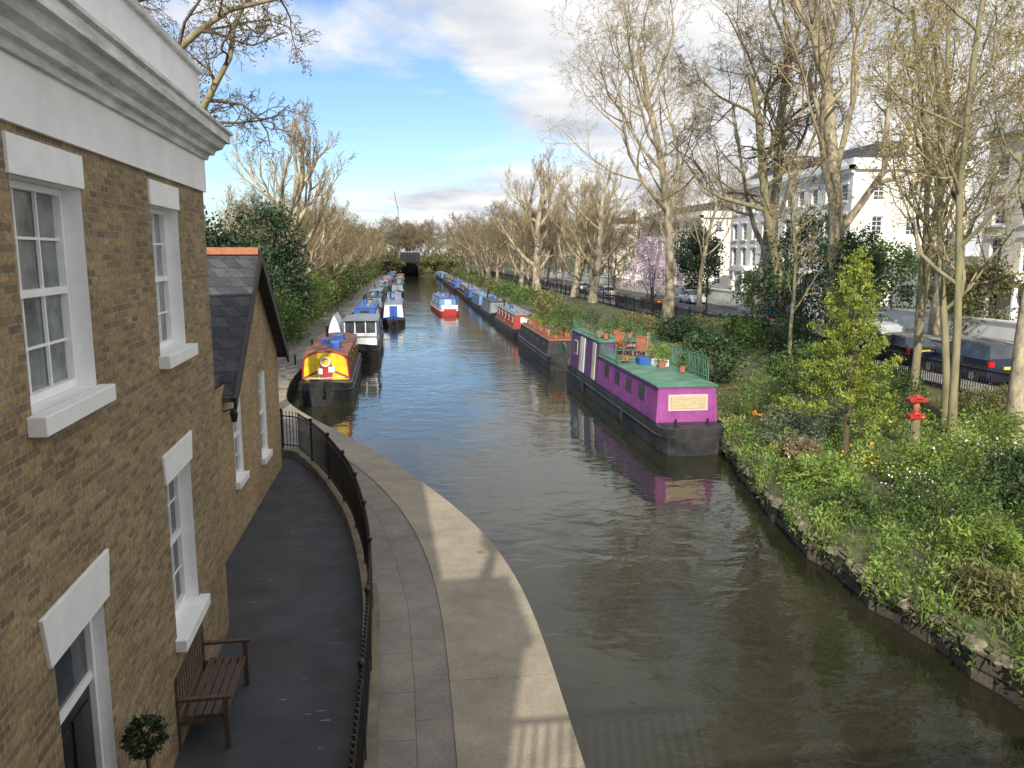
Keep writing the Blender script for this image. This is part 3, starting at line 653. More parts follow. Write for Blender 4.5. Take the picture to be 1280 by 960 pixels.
CB=narrowboat('blue white and red narrowboat cruising up mid canal',(4.5,86.5,0),15,2.1,('p_red','p_lblue','p_blue','p_white'),rot=R(3),bowcam=False,nw=5,h=.6,ch=1.75,aft=2.2,panels='p_white')
m=MB(); m.box(-.9,.9,.3,.36,.66,1.1); m.build('stern_panel',CB,['p_white'])
# --- yellow boat (bow to viewer)
YB=T('yellow_narrowboat','red roofed narrowboat with yellow painted front moored at towpath','boat',(-3.95,47.6,0),math.pi+R(1))
Ly=13.; hull(Ly,2.4,.78,bow=2.2,stern=.7,sheer=.32,parent=YB,mats=('p_hull','p_hull'),bowfull=.6)
cabin(YB,.9,10.6,.8,1.95,1.06,.95,'p_maroon','p_rust',rise=.12)
fr=MB(); n=10
arcp=[(-1.04,10.62,.85)]+[(-.97*math.cos(math.pi*i/n),10.62,1.7+.45*math.sin(math.pi*i/n)) for i in range(n+1)]+[(1.04,10.62,.85)]
fr.extr(arcp,(0,.10,0),0); fr.build('front_board',YB,['p_yellow'],label='arched bright yellow front board')
f2=MB()
for i in range(len(arcp)-1):
    f2.tube([(arcp[i][0],10.70,arcp[i][2]),(arcp[i+1][0],10.70,arcp[i+1][2])],.05,6)
f2.extr([(-.28,10.722,.88),(.28,10.722,.88),(.28,10.722,1.55),(-.28,10.722,1.55)],(0,.03,0)); f2.extr([(-1.0,10.722,1.0),(-.34,10.722,1.3),(-.34,10.722,1.2),(-1.0,10.722,.9)],(0,.02,0)); f2.extr([(1.0,10.722,1.0),(.34,10.722,1.3),(.34,10.722,1.2),(1.0,10.722,.9)],(0,.02,0))
f2.build('red_trim',YB,['p_red'])
f3=MB(); f3.tube([(.2*math.cos(t),10.78,1.68+.2*math.sin(t)) for t in np.linspace(0,2*math.pi,16)],.045,6); f3.build('life_ring',YB,['p_white'])
for (a,b_,c_,d_) in ((-.42,-.12,1.2,1.45),(.14,.36,1.12,1.38)):
    f3=MB(); f3.box(a,b_,10.74,10.8,c_,d_); f3.build('notice',YB,['p_white'])
m=MB(); m.tube([(-1.0,11.,.95),(-.9,12.,1.15),(0,12.95,1.25),(.9,12.,1.15),(1.0,11,.95)],.03,6); m.build('bow_trim',YB,['p_white'])
m=MB(); m.tube([(0,13.05,.9),(0,13.12,.5)],[.1,.08],8); m.build('bow_fender',YB,['rubber'])
for sd in(-1,1):
    for yc in (2.5,4.5,6.5,8.6): bwin(YB,sd,yc-.4,yc+.4,1.25,1.7,1.06,.95,.8,1.95,'p_yellow','glass')
for (x,y_,sx,sy,hh) in ((-.3,8,.5,.9,.35),(.3,6.4,.4,.6,.3),(-.2,4.2,.6,.8,.3)):
    m=MB(); m.box(x-sx/2,x+sx/2,y_,y_+sy,2.02,2.05+hh); m.build('roof_box',YB,['p_blue'],bevel=.03)
chimney(YB,.5,3,2.0)
# --- wheelhouse boat
WB=T('wheelhouse_boat','dark hulled river boat with white glazed wheelhouse moored','boat',(-3.0,61,0),math.pi)
hull(12.3,2.3,.85,bow=2.4,stern=.7,sheer=.3,parent=WB,mats=('p_hull','p_hull'))
cabin(WB,1,5.4,.9,1.9,1.0,.92,'p_blue','p_blue',rise=.12)
cabin(WB,5.45,10.3,.9,1.4,1.03,1.0,'p_white','p_grey',rise=.02,name='lower_cabin',roofname='lower_cabin_top')
cabin(WB,5.8,10.0,2.35,2.42,1.0,1.0,'p_white','p_grey',rise=.1,ov=.12,name='header',roofname='wheelhouse_roof')
for x,y_ in [(x,y_) for x in (-.97,-.33,.33,.97) for y_ in (5.9,9.9)]+[(x,y_) for x in (-.97,.97) for y_ in (7.2,8.5)]:
    m=MB(); m.box(x-.035,x+.035,y_-.035,y_+.035,1.43,2.36); m.build('wheelhouse_post',WB,['p_white'])
for y_ in (5.9,9.9): m=MB(); m.box(-.93,.93,y_-.03,y_+.03,1.43,1.6); m.build('wheelhouse_panel',WB,['p_white'])
m=MB(); m.poly([(-.93,9.9,1.6),(.93,9.9,1.6),(.93,9.9,2.35),(-.93,9.9,2.35)])
for x in(-.97,.97): m.poly([(x,5.94,1.45),(x,9.86,1.45),(x,9.86,2.35),(x,5.94,2.35)])
m.build('windscreen',WB,['glass'])
m=MB(); m.extr([(-1.0,0,1.0),(1.0,0,1.0),(.6,0,2.0),(0,0,2.7),(-.6,0,2.0)],(0,3.4,0)); CT=T('covered_boat','small boat under pale grey canvas cover at towpath','boat',(-5.0,55.5,0)); hull(5.5,1.0,.5,bow=1.2,stern=.4,parent=CT); m.v=[(x*.48,y,z*.9) for x,y,z in m.v]; m.build('canvas_cover',CT,['p_white'])

# ------------------------------------------------------------ road, pavement, fence
def sheet(name,x0,x1,y0,y1,z,mt,th=0):
    m=MB()
    if th: m.box(x0,x1,y0,y1,z-th,z)
    else: m.poly([(x0,y0,z),(x1,y0,z),(x1,y1,z),(x0,y1,z)])
    return m.build(name,None,[mt],kind='structure')
sheet('pavement',21.2,23,-30,252,ZS+.14,'pave',.14); sheet('road',23,32,-30,252,ZS+.006,'road'); sheet('pavement',32,35,-30,252,ZS+.14,'pave',.14)
m=MB()
for y_ in np.arange(-20,250,6): m.poly([(27.45,y_,ZS+.01),(27.55,y_,ZS+.01),(27.55,y_+2,ZS+.01),(27.45,y_+2,ZS+.01)])
m.build('road_markings',None,['white'],kind='structure')
F=T('iron_fence','long black iron fence between the gardens and the street','fence',(21,0,ZS-.95)); m=MB()
y_=10.
while y_<245:
    m.tube([(0,y_,.95),(0,y_,2.2)],.02,3,cap=False); y_+= .14 if y_<80 else .35
m.box(-.03,.03,10,245,2.02,2.08); m.box(-.025,.025,10,245,1.1,1.15)
y_=10.
while y_<245: m.box(-.06,.06,y_-.06,y_+.06,.9,2.35); y_+=3
m.build('bars',F,['iron'])
# ------------------------------------------------------------ cars
def car(label,loc,rot,pm,suv=False):
    e=T('parked_car',label,'car',loc,rot,'cars parked along the kerb')
    top=1.70 if suv else 1.45; bl=1.08 if suv else .92; W=.93 if suv else .88
    if suv: st=[(-2.3,.70,.72,.55),(-2.27,bl,bl+.02,.80),(-2.2,bl,bl+.03,.8),(-1.98,bl,top-.07,.66),(-1.2,bl,top,.68),(0,bl-.02,top+.02,.68),(.35,bl-.03,top-.03,.67),(1.15,bl-.06,bl+.0,.75),(1.25,bl-.06,bl-.03,.78),(2.0,bl-.17,bl-.14,.74),(2.25,.7,.72,.66),(2.3,.5,.52,.6)]
    else: st=[(-2.1,.62,.64,.55),(-2.07,bl-.06,bl-.03,.74),(-1.9,bl,bl+.03,.74),(-1.45,bl,top-.1,.62),(-.9,bl,top-.02,.63),(0,bl-.02,top,.63),(.2,bl-.03,top-.04,.62),(.98,bl-.05,bl-.0,.7),(1.08,bl-.05,bl-.03,.72),(1.85,bl-.17,bl-.14,.68),(2.06,.6,.62,.6),(2.1,.45,.47,.55)]
    rs=[]
    for k_,(y_,b,t_,wt) in enumerate(st):
        ed=.9 if k_ in(0,len(st)-1) else (.97 if k_ in (1,len(st)-2) else 1); w_=W*ed; cab=t_-b>.2
        h=[(w_*.86,.22),(w_*.98,.4),(w_,.62 if b>.62 else b-.05),(w_*.97,b),(wt,t_-(.04 if cab else .0)),(wt-.12,t_+.01),(0,t_+.03)]
        rs.append([(x,y_,z) for x,z in h]+[(-x,y_,z) for x,z in h[-2::-1]])
    body=MB(); gl=MB(); n=len(rs[0])
    for i in range(len(rs)-1):
        ca=st[i][2]-st[i][1]>.2; cb_=st[i+1][2]-st[i+1][1]>.2
        for j in range(n):
            q=[rs[i][j],rs[i][(j+1)%n],rs[i+1][(j+1)%n],rs[i+1][j]]
            isg=(j in(3,8) and ca and cb_) or ((ca!=cb_) and 4<=j<=7) or ((ca!=cb_) and j in(3,8))
            (gl if isg else body).poly(q)
    body.poly(rs[0][::-1]); body.poly(rs[-1]); B=body.build('body',e,[pm],smooth=False); gl.build('window',e,['glass'])
    wr=.35 if suv else .31
    for x in (-1,1):
        for y_ in (-1.4,1.4):
            t_=MB(); t_.tube([(x*(W-.2),y_,wr),(x*(W-.17),y_,wr),(x*(W+.0),y_,wr),(x*(W+.02),y_,wr)],[wr*.9,wr,wr,wr*.9],16); wt_=t_.build('wheel',e,['rubber'])
            r_=MB(); r_.tube([(x*(W+.0),y_,wr),(x*(W+.028),y_,wr)],[wr*.6,wr*.5],10); r_.build('rim',wt_,['alloy'])
    yr=st[0][0]; yf=st[-1][0]
    for x in(-1,1):
        t_=MB(); t_.box(min(x*(W-.26),x*(W-.02)),max(x*(W-.26),x*(W-.02)),yr-.02,yr+.15,bl-.28,bl-.06); t_.build('tail_light',e,['redl'],bevel=.01)
        t_=MB(); t_.box(min(x*(W-.36),x*(W-.08)),max(x*(W-.36),x*(W-.08)),yf-.2,yf-.02,.6,.72); t_.build('headlight',e,['whl'])
        t_=MB(); t_.box(min(x*(W),x*(W+.16)),max(x*W,x*(W+.16)),.75,.87,bl-.02,bl+.12); t_.build('wing_mirror',e,[pm])
        if suv: t_=MB(); t_.tube([(x*.62,-1.8,top+.06),(x*.62,.3,top+.06)],.02,5); t_.build('roof_rail',e,['alloy'])
    t_=MB(); t_.box(-.26,.26,yr-.05,yr+.02,.70,.82) ; t_.build('number_plate',e,['plate'])
    t_=MB(); t_.box(-W*.86,W*.86,yr-.04,yr+.2,.3,.48); t_.build('bumper',e,['black'])
    return e
cp={k:mat('car_'+k,c,.18,.05,3) for k,c in dict(navy=(.02,.03,.055),dgreen=(.02,.045,.03),blue=(.03,.14,.4),red=(.4,.02,.02),white=(.75,.75,.75),silver=(.45,.47,.5),black=(.012,.012,.014)).items()}
for lab,x,y_,r_,pm,s_ in (('dark navy family car with roof rails parked by railings',24.0,31.4,0,'navy',1),('dark car parked at the kerb',24.3,37.0,0,'black',0),('dark green car parked at the kerb',24.4,55.5,0,'dgreen',0),('small bright blue car parked across street',31,64,math.pi,'blue',0),
    ('red car parked at the kerb',24.4,78,0,'red',0),('white car parked at the kerb',24.4,97,0,'white',0),('silver car parked at the kerb',24.4,104,0,'silver',0),('white car parked at the kerb',24.4,112,0,'white',0),
    ('silver car parked across street',31,50,math.pi,'silver',0),('white car parked across street',31,85,math.pi,'white',0)):
    car(lab,(x,y_,ZS+.008),r_,cp[pm],s_)

# ------------------------------------------------------------ villas
def villa(label,x,y0,W,H,D_,wm_,storeys=4):
    e=T('terraced_villa',label,'house',(x,y0,ZS-.05),0,'villas facing the canal')
    fv=lambda u,z,d:(d,u,z); nb_=int(W/2.6); sp=W/nb_; sh=(H-1.2)/storeys; hs=[]
    for s_ in range(storeys):
        for i in range(nb_):
            wh=[1.7,2.3,1.8,1.4][s_%4]; u=sp*(i+.5); z=.6+s_*sh+.5; hs.append((round(u-.55,3),round(u+.55,3),round(z,3),round(min(z+wh,.6+s_*sh+sh-.4),3)))
    m=MB(); wall_holes(m,fv,0,W,0,H,hs,.2,0,0)
    fs=lambda u,z,d:(u,d,z)
    hs2=[(round(2+i*3.2,2),round(3.0+i*3.2,2),round(.6+s_*sh+.5,2),round(.6+s_*sh+2.1,2)) for s_ in range(storeys) for i in range(int((D_-3)/3.2))]
    wall_holes(m,fs,0,D_,0,H,hs2,.2,0,0)
    m.poly([(0,W,0),(D_,W,0),(D_,W,H),(0,W,H)]); m.poly([(D_,0,0),(D_,W,0),(D_,W,H),(D_,0,H)])
    m.build('wall',e,[wm_])
    m=MB(); m.box(-.45,.0,-.4,W+.4,H-.45,H-.1); m.box(-.3,-.002,-.25,W+.25,H-.75,H-.452); m.box(-.45,D_,-.4,-.002,H-.45,H-.1); m.box(-.14,-.002,-.1,W+.1,.6+sh-.1,.6+sh+.15); m.build('cornice',e,['white'])
    m=MB(); m.box(-.1,D_,-.1,W+.1,H-.098,H+.5); m.build('parapet',e,[wm_])
    m=MB(); m.extr([(.6,.5,H+.4),(D_-.6,.5,H+.4),(D_-3,.5,H+2),(3,.5,H+2)],(0,W-1,0)); rf_=m.build('roof',e,['slate'])
    for yy in (.8,W/2,W-.8):
        m=MB(); m.box(D_/2-.8,D_/2+.8,yy-.4,yy+.4,H,H+3); 
        for k_ in range(4): m.tube([(D_/2-.6+k_*.4,yy,H+3),(D_/2-.6+k_*.4,yy,H+3.5)],.12,6)
        m.build('chimney',rf_,['cream'])
    for h in hs: sash(e,fv,h,.16,2,4,'glass',False,fw=.08,bar=.05,surround=y0<95)
    for h in hs2: sash(e,fs,h,.16,2,4,'glass',False,fw=.08,bar=.05)
    for yy in (W*.25,W*.75):
        m=MB(); m.box(-1.8,-.002,yy-1.4,yy+1.4,3.6,4.1)
        for a in (-1.2,1.2): m.tube([(-1.6,yy+a,0),(-1.6,yy+a,3.65)],.18,10)
        m.build('portico',e,['white'])
    return e
villa('cream stucco four storey villa with cornice behind trees',39,34,17,13.6,11,'cream')
villa('pale stucco four storey villa with porches behind trees',38,66,26,13.0,11,'cream2')
villa('pale terrace behind street trees',42,112,30,11,11,'cream')
villa('pale terrace behind street trees',42,162,26,11,11,'cream')
for (a,b_) in ((20,60),(62,96),(98,250)):
    m=MB(); m.box(35.2,35.5,a,b_,1.1,2.5); m.box(35.1,35.6,a,b_,2.5,2.6); m.build('garden_wall',None,['cream2'],label='low pale rendered front garden wall along street',cat='wall')

# ------------------------------------------------------------ tunnel portal and cafe at the end
TU=T('tunnel_portal','dark canal tunnel portal with cafe terrace above','bridge',(0,246,0))
m=MB(); n=12; xa,xb,zs_=-1.6,3.4,2.4; xc=(xa+xb)/2; rx_=(xb-xa)/2
arc=[(xa,0,-.5)]+[(xc-rx_*math.cos(math.pi*i/n),0,zs_+1.6*math.sin(math.pi*i/n)) for i in range(n+1)]+[(xb,0,-.5)]
for i in range(len(arc)-1):
    a,b_=arc[i],arc[i+1]
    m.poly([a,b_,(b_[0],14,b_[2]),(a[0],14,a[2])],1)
m.poly([(-12,0,-.5),(xa,0,-.5),(xa,0,4.4),(-12,0,4.4)],0); m.poly([(xb,0,-.5),(14,0,-.5),(14,0,4.4),(xb,0,4.4)],0)
for i in range(1,len(arc)-2):
    a,b_=arc[i],arc[i+1]; m.poly([a,b_,(b_[0],0,4.4),(a[0],0,4.4)],0)
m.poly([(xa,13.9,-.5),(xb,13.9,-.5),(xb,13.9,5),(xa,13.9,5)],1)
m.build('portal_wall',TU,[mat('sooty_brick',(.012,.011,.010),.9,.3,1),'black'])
m=MB(); m.box(-2.0,4.0,.5,8,4.4,7.1); m.build('cafe_room',TU,['rubber']); m=MB(); m.box(-2.1,4.1,.2,8.4,7.1,7.4)
m.build('cafe_roof',TU,['p_grey'])
m=MB()
for i in range(8): m.box(-2.0+i*.857-.025,-2.0+i*.857+.025,.42,.48,6.4,7.1)
m.build('cafe_window_bars',TU,['p_grey'])
CR=T('tower_crane','slender tower crane far beyond the trees','crane',(-7,760,0)); m=MB(); m.box(-.4,.4,-.4,.4,0,50); m.build('mast',CR,['p_grey']); m=MB(); m.tube([(0,0,46),(-3.5,0,64)],.35,4); m.build('jib',CR,['p_grey'])

# ------------------------------------------------------------ TREES
TM={}
TM['A']=tree_meshes(11,26,.44,.28,(9,6,6,5,4),trop=.13,wob=.14,seeds=.08,bud=.12,budsize=.08,minr=.0095)
TM['B']=tree_meshes(27,26,.40,.30,(9,6,6,5,4),trop=.17,wob=.13,seeds=.08,bud=.12,budsize=.08,minr=.0095)
TM['C']=tree_meshes(35,19,.34,.2,(10,6,6,5,4),ang=(58,52,50,50,50),ratio=(.62,.58,.55,.5,.5),trop=.07,wob=.15,bud=.2,twigm='twig2',minr=.013)
TM['P']=tree_meshes(50,18,.60,.16,(10,6,6,6),ang=(60,36,30,30),ratio=(.66,.5,.45,.55),trop=.2,wob=.13,bud=.1,minr=.016)
TM['D']=tree_meshes(83,19,.34,.46,(9,7,6,6,3),ang=(66,52,55,55,50),ratio=(.52,.55,.5,.5,.5),trop=.02,wob=.2,bud=.12,budsize=.06,minr=.008,seeds=.1,twigm='twigd',barkm='barkg')
TM['S1']=tree_meshes(61,19,.15,.3,(11,6,5,4),ang=(55,50,50,50),ratio=(.32,.55,.5,.5),trop=.1,bud=.6,barkm='barkg',twigm='twig',minr=.009,flare=1.2)
TM['S2']=tree_meshes(72,17,.13,.3,(10,6,5,4),ang=(50,50,50,50),ratio=(.34,.55,.5,.5),trop=.1,bud=.6,barkm='barkg',twigm='twig',minr=.009,flare=1.2,lean=(-.12,0))
GP='bare plane trees lining the canal'
def tr(key,label,loc,rot,s=1,g=GP): return tree('plane_tree',label,loc,TM[key],rot,s,g)
tA=tr('A','tall bare plane tree with spreading pale limbs by fence',(21.8,38.5,1.0),.3,1.0)
tB=tr('B','tall bare plane tree with tan twigs by fence',(20.5,62,1.0),1.3,1.0)
tC=tr('C','bare tree with brown twigs along canal',(-10.5,88,.6),0,.7)
tP=tr('P','pollarded plane tree with thick upright knuckled limbs',(18.2,113,1.0),.5,1.0)
tD=tr('D','bare plane tree reaching over the annexe roof',(-6.6,25.6,.6),2.2,1.0)
clone(tD,(-9.0,27.5,.6),.6,.98,'bare plane tree reaching over the annexe roof')
clone(tA,(22.5,50,1.0),2.5,.9); clone(tP,(20.6,88,1.0),1.7,.82)
clone(tB,(30,31,1.0),2.2,.85); clone(tB,(17.5,20.6,.9),4.4,.6,'bare tree leaning over the garden shrubs'); clone(tB,(33,100,1.),5.2,.7); clone(tB,(30,80,1.),3.9,.6)
clone(tP,(21,100,1.),2.7,.78); clone(tD,(21.5,44,1.),1.1,1.05,'bare plane tree with drooping branches by the fence'); clone(tC,(26,110,1.),1,.8); clone(tC,(34,120,1.),2,.85); clone(tC,(25,95,1.),5,.6); clone(tA,(34,48,1.),.7,.7)
rr2=random.Random(9)
y_=119
while y_<246:
    clone(rr2.choice([tP,tC,tC]),(rr2.uniform(14,20),y_,.9),rr2.uniform(0,6),rr2.uniform(.62,.82)); 
    clone(tC,(rr2.uniform(22,28),y_+2,.9),rr2.uniform(0,6),rr2.uniform(.6,.78))
    clone(rr2.choice([tC,tB]),(rr2.uniform(30,40),y_+4,.9),rr2.uniform(0,6),rr2.uniform(.55,.7)); y_+=rr2.uniform(8,11)
y_=98
while y_<246:
    clone(rr2.choice([tP,tC,tC]),(rr2.uniform(-12,-9),y_,.6),rr2.uniform(0,6),rr2.uniform(.55,.74)); 
    clone(tC,(rr2.uniform(-18,-13),y_+3,.6),rr2.uniform(0,6),rr2.uniform(.55,.7))
    clone(rr2.choice([tC,tB]),(rr2.uniform(-28,-19),y_+4,.6),rr2.uniform(0,6),rr2.uniform(.5,.62)); y_+=rr2.uniform(8,11)
for k_ in range(26):
    clone(tC,(-50+k_*4+rr2.uniform(-2,2),(250 if (k_<11 or k_>14) else 258)+rr2.uniform(0,12),.9),rr2.uniform(0,6),rr2.uniform(.65,.85))
for k_ in range(9): clone(tC,(-9+k_*2.6,264+rr2.uniform(0,6),.9),rr2.uniform(0,6),rr2.uniform(.8,.95))
clone(tP,(-9.0,66,.6),.9,.88,label='bare pollarded tree with long upright branches behind hedge')
clone(tC,(-15,72,.6),2,.56); clone(tC,(-19,60,.6),4,.56); clone(tC,(-11.5,80,.6),4,.56); clone(tC,(-22,68,.6),5,.62)
s1=tree('slim_tree','slender mossy tree rising from the garden',(16.6,22.2,.8),TM['S1'],.4,.9,'slender garden trees')
s2=tree('slim_tree','slender leaning tree rising from the garden',(21.0,30.5,.9),TM['S2'],.0,1.15,'slender garden trees')
clone(s2,(16.8,33.3,.9),.3,.72,'slender leaning tree beside garden shrubs'); clone(s1,(18.4,27,.8),3.6,1.0); clone(s1,(17.4,23.6,.8),5.0,.85)
# conifer
CO=T('golden_conifer','feathery golden green conifer standing in garden','tree',(12.5,21.2,.6)); m=MB(); m.tube([(0,0,-.1),(.03,0,3),(0,0,5.6)],[.09,.06,.01],7); m.build('trunk',CO,['barkd'])
rng=np.random.default_rng(8); bl=[]
tw=MB()
for i in range(56):
    f=i/55; z=1.2+f*4.4; r_=(1.65*(1-f)**.65+.12)*rng.uniform(.5,1.12); a=i*2.4; q=(math.cos(a)*r_,math.sin(a)*r_,z+.35)
    tw.tube([(0,0,z-.3),(q[0]*.6,q[1]*.6,z-.1),q],[.02,.012,.006],3)
    for t_ in (.45,.75,1.0): bl.append((q[0]*t_,q[1]*t_,z-.15+.45*t_,.11+.10*r_*(1-t_*.4),.11+.10*r_*(1-t_*.4),.24))
tw.build('branches',CO,['barkd'])
leafobj('crown',CO,'lf_yel',bl,14500,.10,5,cl=.34,ncl=620,shell=.2,asp=.32,updir=.5)
def evergreen(name,label,loc,blobs,n,size,matn,seed,trunk=None,cl=.2,ncl=60,cat='bush',group=None,asp=.55,updir=0):
    e=T(name,label,cat,loc,0,group)
    m=MB(); hh=trunk or blobs[0][2]
    m.tube([(0,0,-.1),(.05,0,hh*.5),(0,.05,hh)],[.05+hh*.03,.04+hh*.02,.02],6)
    for k_,b in enumerate(blobs[:6]): m.tube([(0,0,hh*.3),(b[0]*.6,b[1]*.6,b[2]*.8),(b[0],b[1],b[2])],[.03+hh*.012,.03,.01],4)
    m.build('trunk',e,['barkd']); leafobj('crown',e,matn,blobs,n,size,seed,cl=cl,ncl=ncl,zmin=0.02,asp=asp,updir=updir); return e
evergreen('evergreen_tree','dense dark evergreen tree behind annexe',(-12.5,46,.6),[(0,0,5,3,3,3.2),(2.5,1,4.5,2.3,2.3,2.6),(-2,2,5.4,3,3,3)],13000,.26,'lf_dark',31,cat='tree',ncl=140)
evergreen('evergreen_tree','dark rounded evergreen tree behind hedge',(-9.6,57,.6),[(0,0,6.4,2.3,2.3,2.8),(1,1,4,2,2,2.5)],9000,.24,'lf_dark',32,cat='tree',ncl=110)
evergreen('hedge_bush','bright green hedge bush beside towpath',(-8.8,50,.6),[(0,0,1.6,1.6,2.5,1.6),(.2,4,1.8,1.6,2.5,1.8),(.3,8,1.7,1.6,2.5,1.7)],12000,.16,'lf_mid',33,ncl=120)
evergreen('hedge_bush','olive green hedge bush beside towpath',(-8.8,62,.6),[(0,0,2,1.8,3,2),(0,5,2.4,1.8,3,2.2),(.5,10,2,1.6,3,2)],11000,.2,'lf_bright',34,ncl=120)
evergreen('hedge_bush','dark hedge bush beside towpath',(-9,38,.6),[(0,0,1.6,1.4,3,1.7),(0,5,1.8,1.4,3,1.8)],9000,.16,'lf_mid',35,ncl=100)
for k_,(y_,mm_) in enumerate(((80,'lf_olive'),(96,'lf_mid'),(112,'lf_mid'),(130,'lf_olive'),(150,'lf_mid'),(172,'lf_olive'),(195,'lf_mid'),(218,'lf_olive'))):
    evergreen('hedge_bush','rounded hedge bush lining the canal bank',(-9.6,y_,.6),[(0,0,1.8,2,5,1.8),(0,7,2.1,2,5,2.1)],5000,.35,mm_,60+k_,ncl=70,group='bushes lining the canal bank')
    evergreen('hedge_bush','low hedge bush lining the canal bank',(14.0,y_,.8),[(0,0,.5,1.4,4,.6),(1,7,.6,1.4,5,.7)],2500,.25,mm_,80+k_,ncl=60,group='bushes lining the canal bank')
evergreen('hedge_bush','dark tree mass beside the tunnel portal',(-8,243,.6),[(1.5,0,3,5,3,3.6),(-5,0,4,4,3,4)],5000,.5,'lf_olive',101,ncl=80)
evergreen('hedge_bush','dark tree mass beside the tunnel portal',(9,243,.6),[(-1,0,3,4,3,3.6),(5,0,4,4,3,4)],5000,.5,'lf_olive',102,ncl=80)
G2='garden shrubs on the planted bank'
evergreen('evergreen_tree','dark holly tree against the street fence',(22,43,.9),[(0,0,4.5,1.9,1.9,2.8),(1.2,1,6,1.4,1.4,2.0),(-1,0,3,1.6,1.6,2)],8000,.18,'lf_dark',90,cat='tree',ncl=130,group=None)
evergreen('evergreen_tree','dark evergreen tree against the street fence',(21.5,36.8,.9),[(0,0,3.6,1.3,1.3,2.4),(.5,.4,5.2,1.0,1.0,1.6)],6500,.16,'lf_dark',91,cat='tree',ncl=110)
evergreen('evergreen_tree','ivy green tree near the villas',(33.5,72,.9),[(0,0,2.2,2.4,3,2.0),(2,2,2.8,2.2,2.2,2.0)],6000,.28,'lf_mid',92,cat='tree',ncl=90)
evergreen('evergreen_tree','dark bushy tree beside street',(33.5,90,.9),[(0,0,4.6,2.0,2.4,3.6),(0,3,6,1.8,1.8,2.6)],6000,.34,'lf_dark',93,cat='tree',ncl=90)
evergreen('evergreen_tree','green garden tree before the cream villa',(36.5,47,.9),[(0,0,2.6,1.6,2.4,2.4),(0,3,3.4,1.4,2.0,2.2)],6000,.24,'lf_olive',95,cat='tree',ncl=90)
evergreen('evergreen_tree','green garden tree before the cream villa',(36.5,57,.9),[(0,0,3.2,1.8,2.6,3.0),(0,4,4.4,1.6,2.4,2.8)],6000,.26,'lf_mid',96,cat='tree',ncl=90)
evergreen('blossom_tree','pale pink blossoming magnolia tree beyond the bank shrubs',(22.4,72,.9),[(0,0,4.4,2.0,2.0,2.0),(.8,1,5.8,1.6,1.6,1.5),(-1.5,0,3.8,1.5,1.5,1.2),(1.6,0,3.7,1.4,1.4,1.2),(-.6,0,6.2,1.2,1.2,1.0)],6500,.15,'lf_pink',94,cat='tree',ncl=190,cl=.14)
shr=[('lf_dark',(13.6,34.5,.8),[(0,0,1.0,1.1,1.5,1.1),(.5,1.8,1.2,1.1,1.2,1.1)],'dark evergreen shrub beside the purple boat'),
('lf_mid',(15.8,30,.9),[(0,0,1.0,1.3,1.2,1.0)],'green glossy shrub in garden'),
('lf_mid',(18.8,29.5,1.),[(0,0,.5,1.5,1.3,.5)],'green shrub by fence'),
('lf_dark',(19.8,39,1.),[(0,0,1.0,1.1,2,1.1)],'dark shrub along the street fence'),
('lf_mid',(19.8,45,1.),[(0,0,.9,1.1,2.2,1.0)],'green shrub along the street fence'),
('lf_olive',(19.6,51,1.),[(0,0,.6,1.1,2.2,.7)],'olive shrub along the street fence'),
('lf_grey',(11.7,23.0,.6),[(0,0,.6,1.0,.9,.65),(.8,.4,.45,.6,.6,.45)],'grey green lavender like shrub'),
('lf_grey',(13.4,24.6,.7),[(0,0,.6,1.0,.9,.6)],'pale grey green shrub'),
('lf_bright',(14.8,18.6,.85),[(0,0,.8,1.3,1.1,.9),(1.2,.6,.6,.9,.9,.7)],'rounded green shrub with white flowers'),
('lf_bright',(18.2,18.3,1.),[(0,0,.8,1.0,1.0,.8)],'light green shrub in garden'),
('lf_mid',(11.6,15.4,.65),[(0,0,.6,.9,.9,.7)],'leafy green shrub above canal wall'),
('lf_bright',(10.9,13.4,.6),[(0,0,.4,.7,.7,.5)],'spring green shrub above canal wall'),
('lf_bright',(13.4,13.2,.7),[(0,0,.7,1.1,1.0,.75)],'spring green shrub above canal wall'),
('lf_bright',(10.4,18.8,.5),[(0,0,.4,.8,.9,.45)],'trailing green shrub above canal wall'),
('lf_mid',(9.9,16.4,.5),[(0,0,.33,.6,.8,.4)],'trailing green shrub above canal wall'),
('lf_olive',(9.7,11.8,.5),[(0,0,.3,.6,.8,.35)],'trailing green shrub above canal wall'),
('lf_bright',(11.9,11.,.6),[(0,0,.5,.9,.9,.5)],'spring green shrub above canal wall'),
('lf_dark',(13.8,16.0,.75),[(0,0,.6,.8,.8,.7)],'dark leafy shrub in mixed planting'),
('lf_bright',(12.6,18.2,.7),[(0,0,.5,.8,.8,.6)],'spring green low shrub'),
('lf_dry',(10.9,20.9,.6),[(0,0,.4,.5,.5,.4)],'dry brown stemmed shrub'),
('lf_mid',(16.6,25.5,.9),[(0,0,.7,1.0,1.0,.8)],'green shrub under trees'),
('lf_olive',(19.4,24.3,1.),[(0,0,.5,1.1,1.0,.5)],'olive shrub near fence'),
('lf_mid',(12.6,27.5,.7),[(0,0,.5,.9,1.3,.6)],'green shrub beside boat mooring'),
('lf_mid',(12.6,42,.8),[(0,0,.6,1.0,3,.7)],'green shrub on bank behind boats'),
('lf_olive',(12.8,52,.8),[(0,0,.6,1.2,3,.7)],'olive shrub on bank behind boats'),
('lf_mid',(13,64,.8),[(0,0,.6,1.3,4,.7)],'green shrub on bank behind boats'),
('lf_dark',(17.5,50,.95),[(0,0,.7,1.3,2,.8)],'dark shrub on bank'),
('lf_olive',(17,58,.95),[(0,0,.5,1.4,2.5,.6)],'olive shrub on bank')]
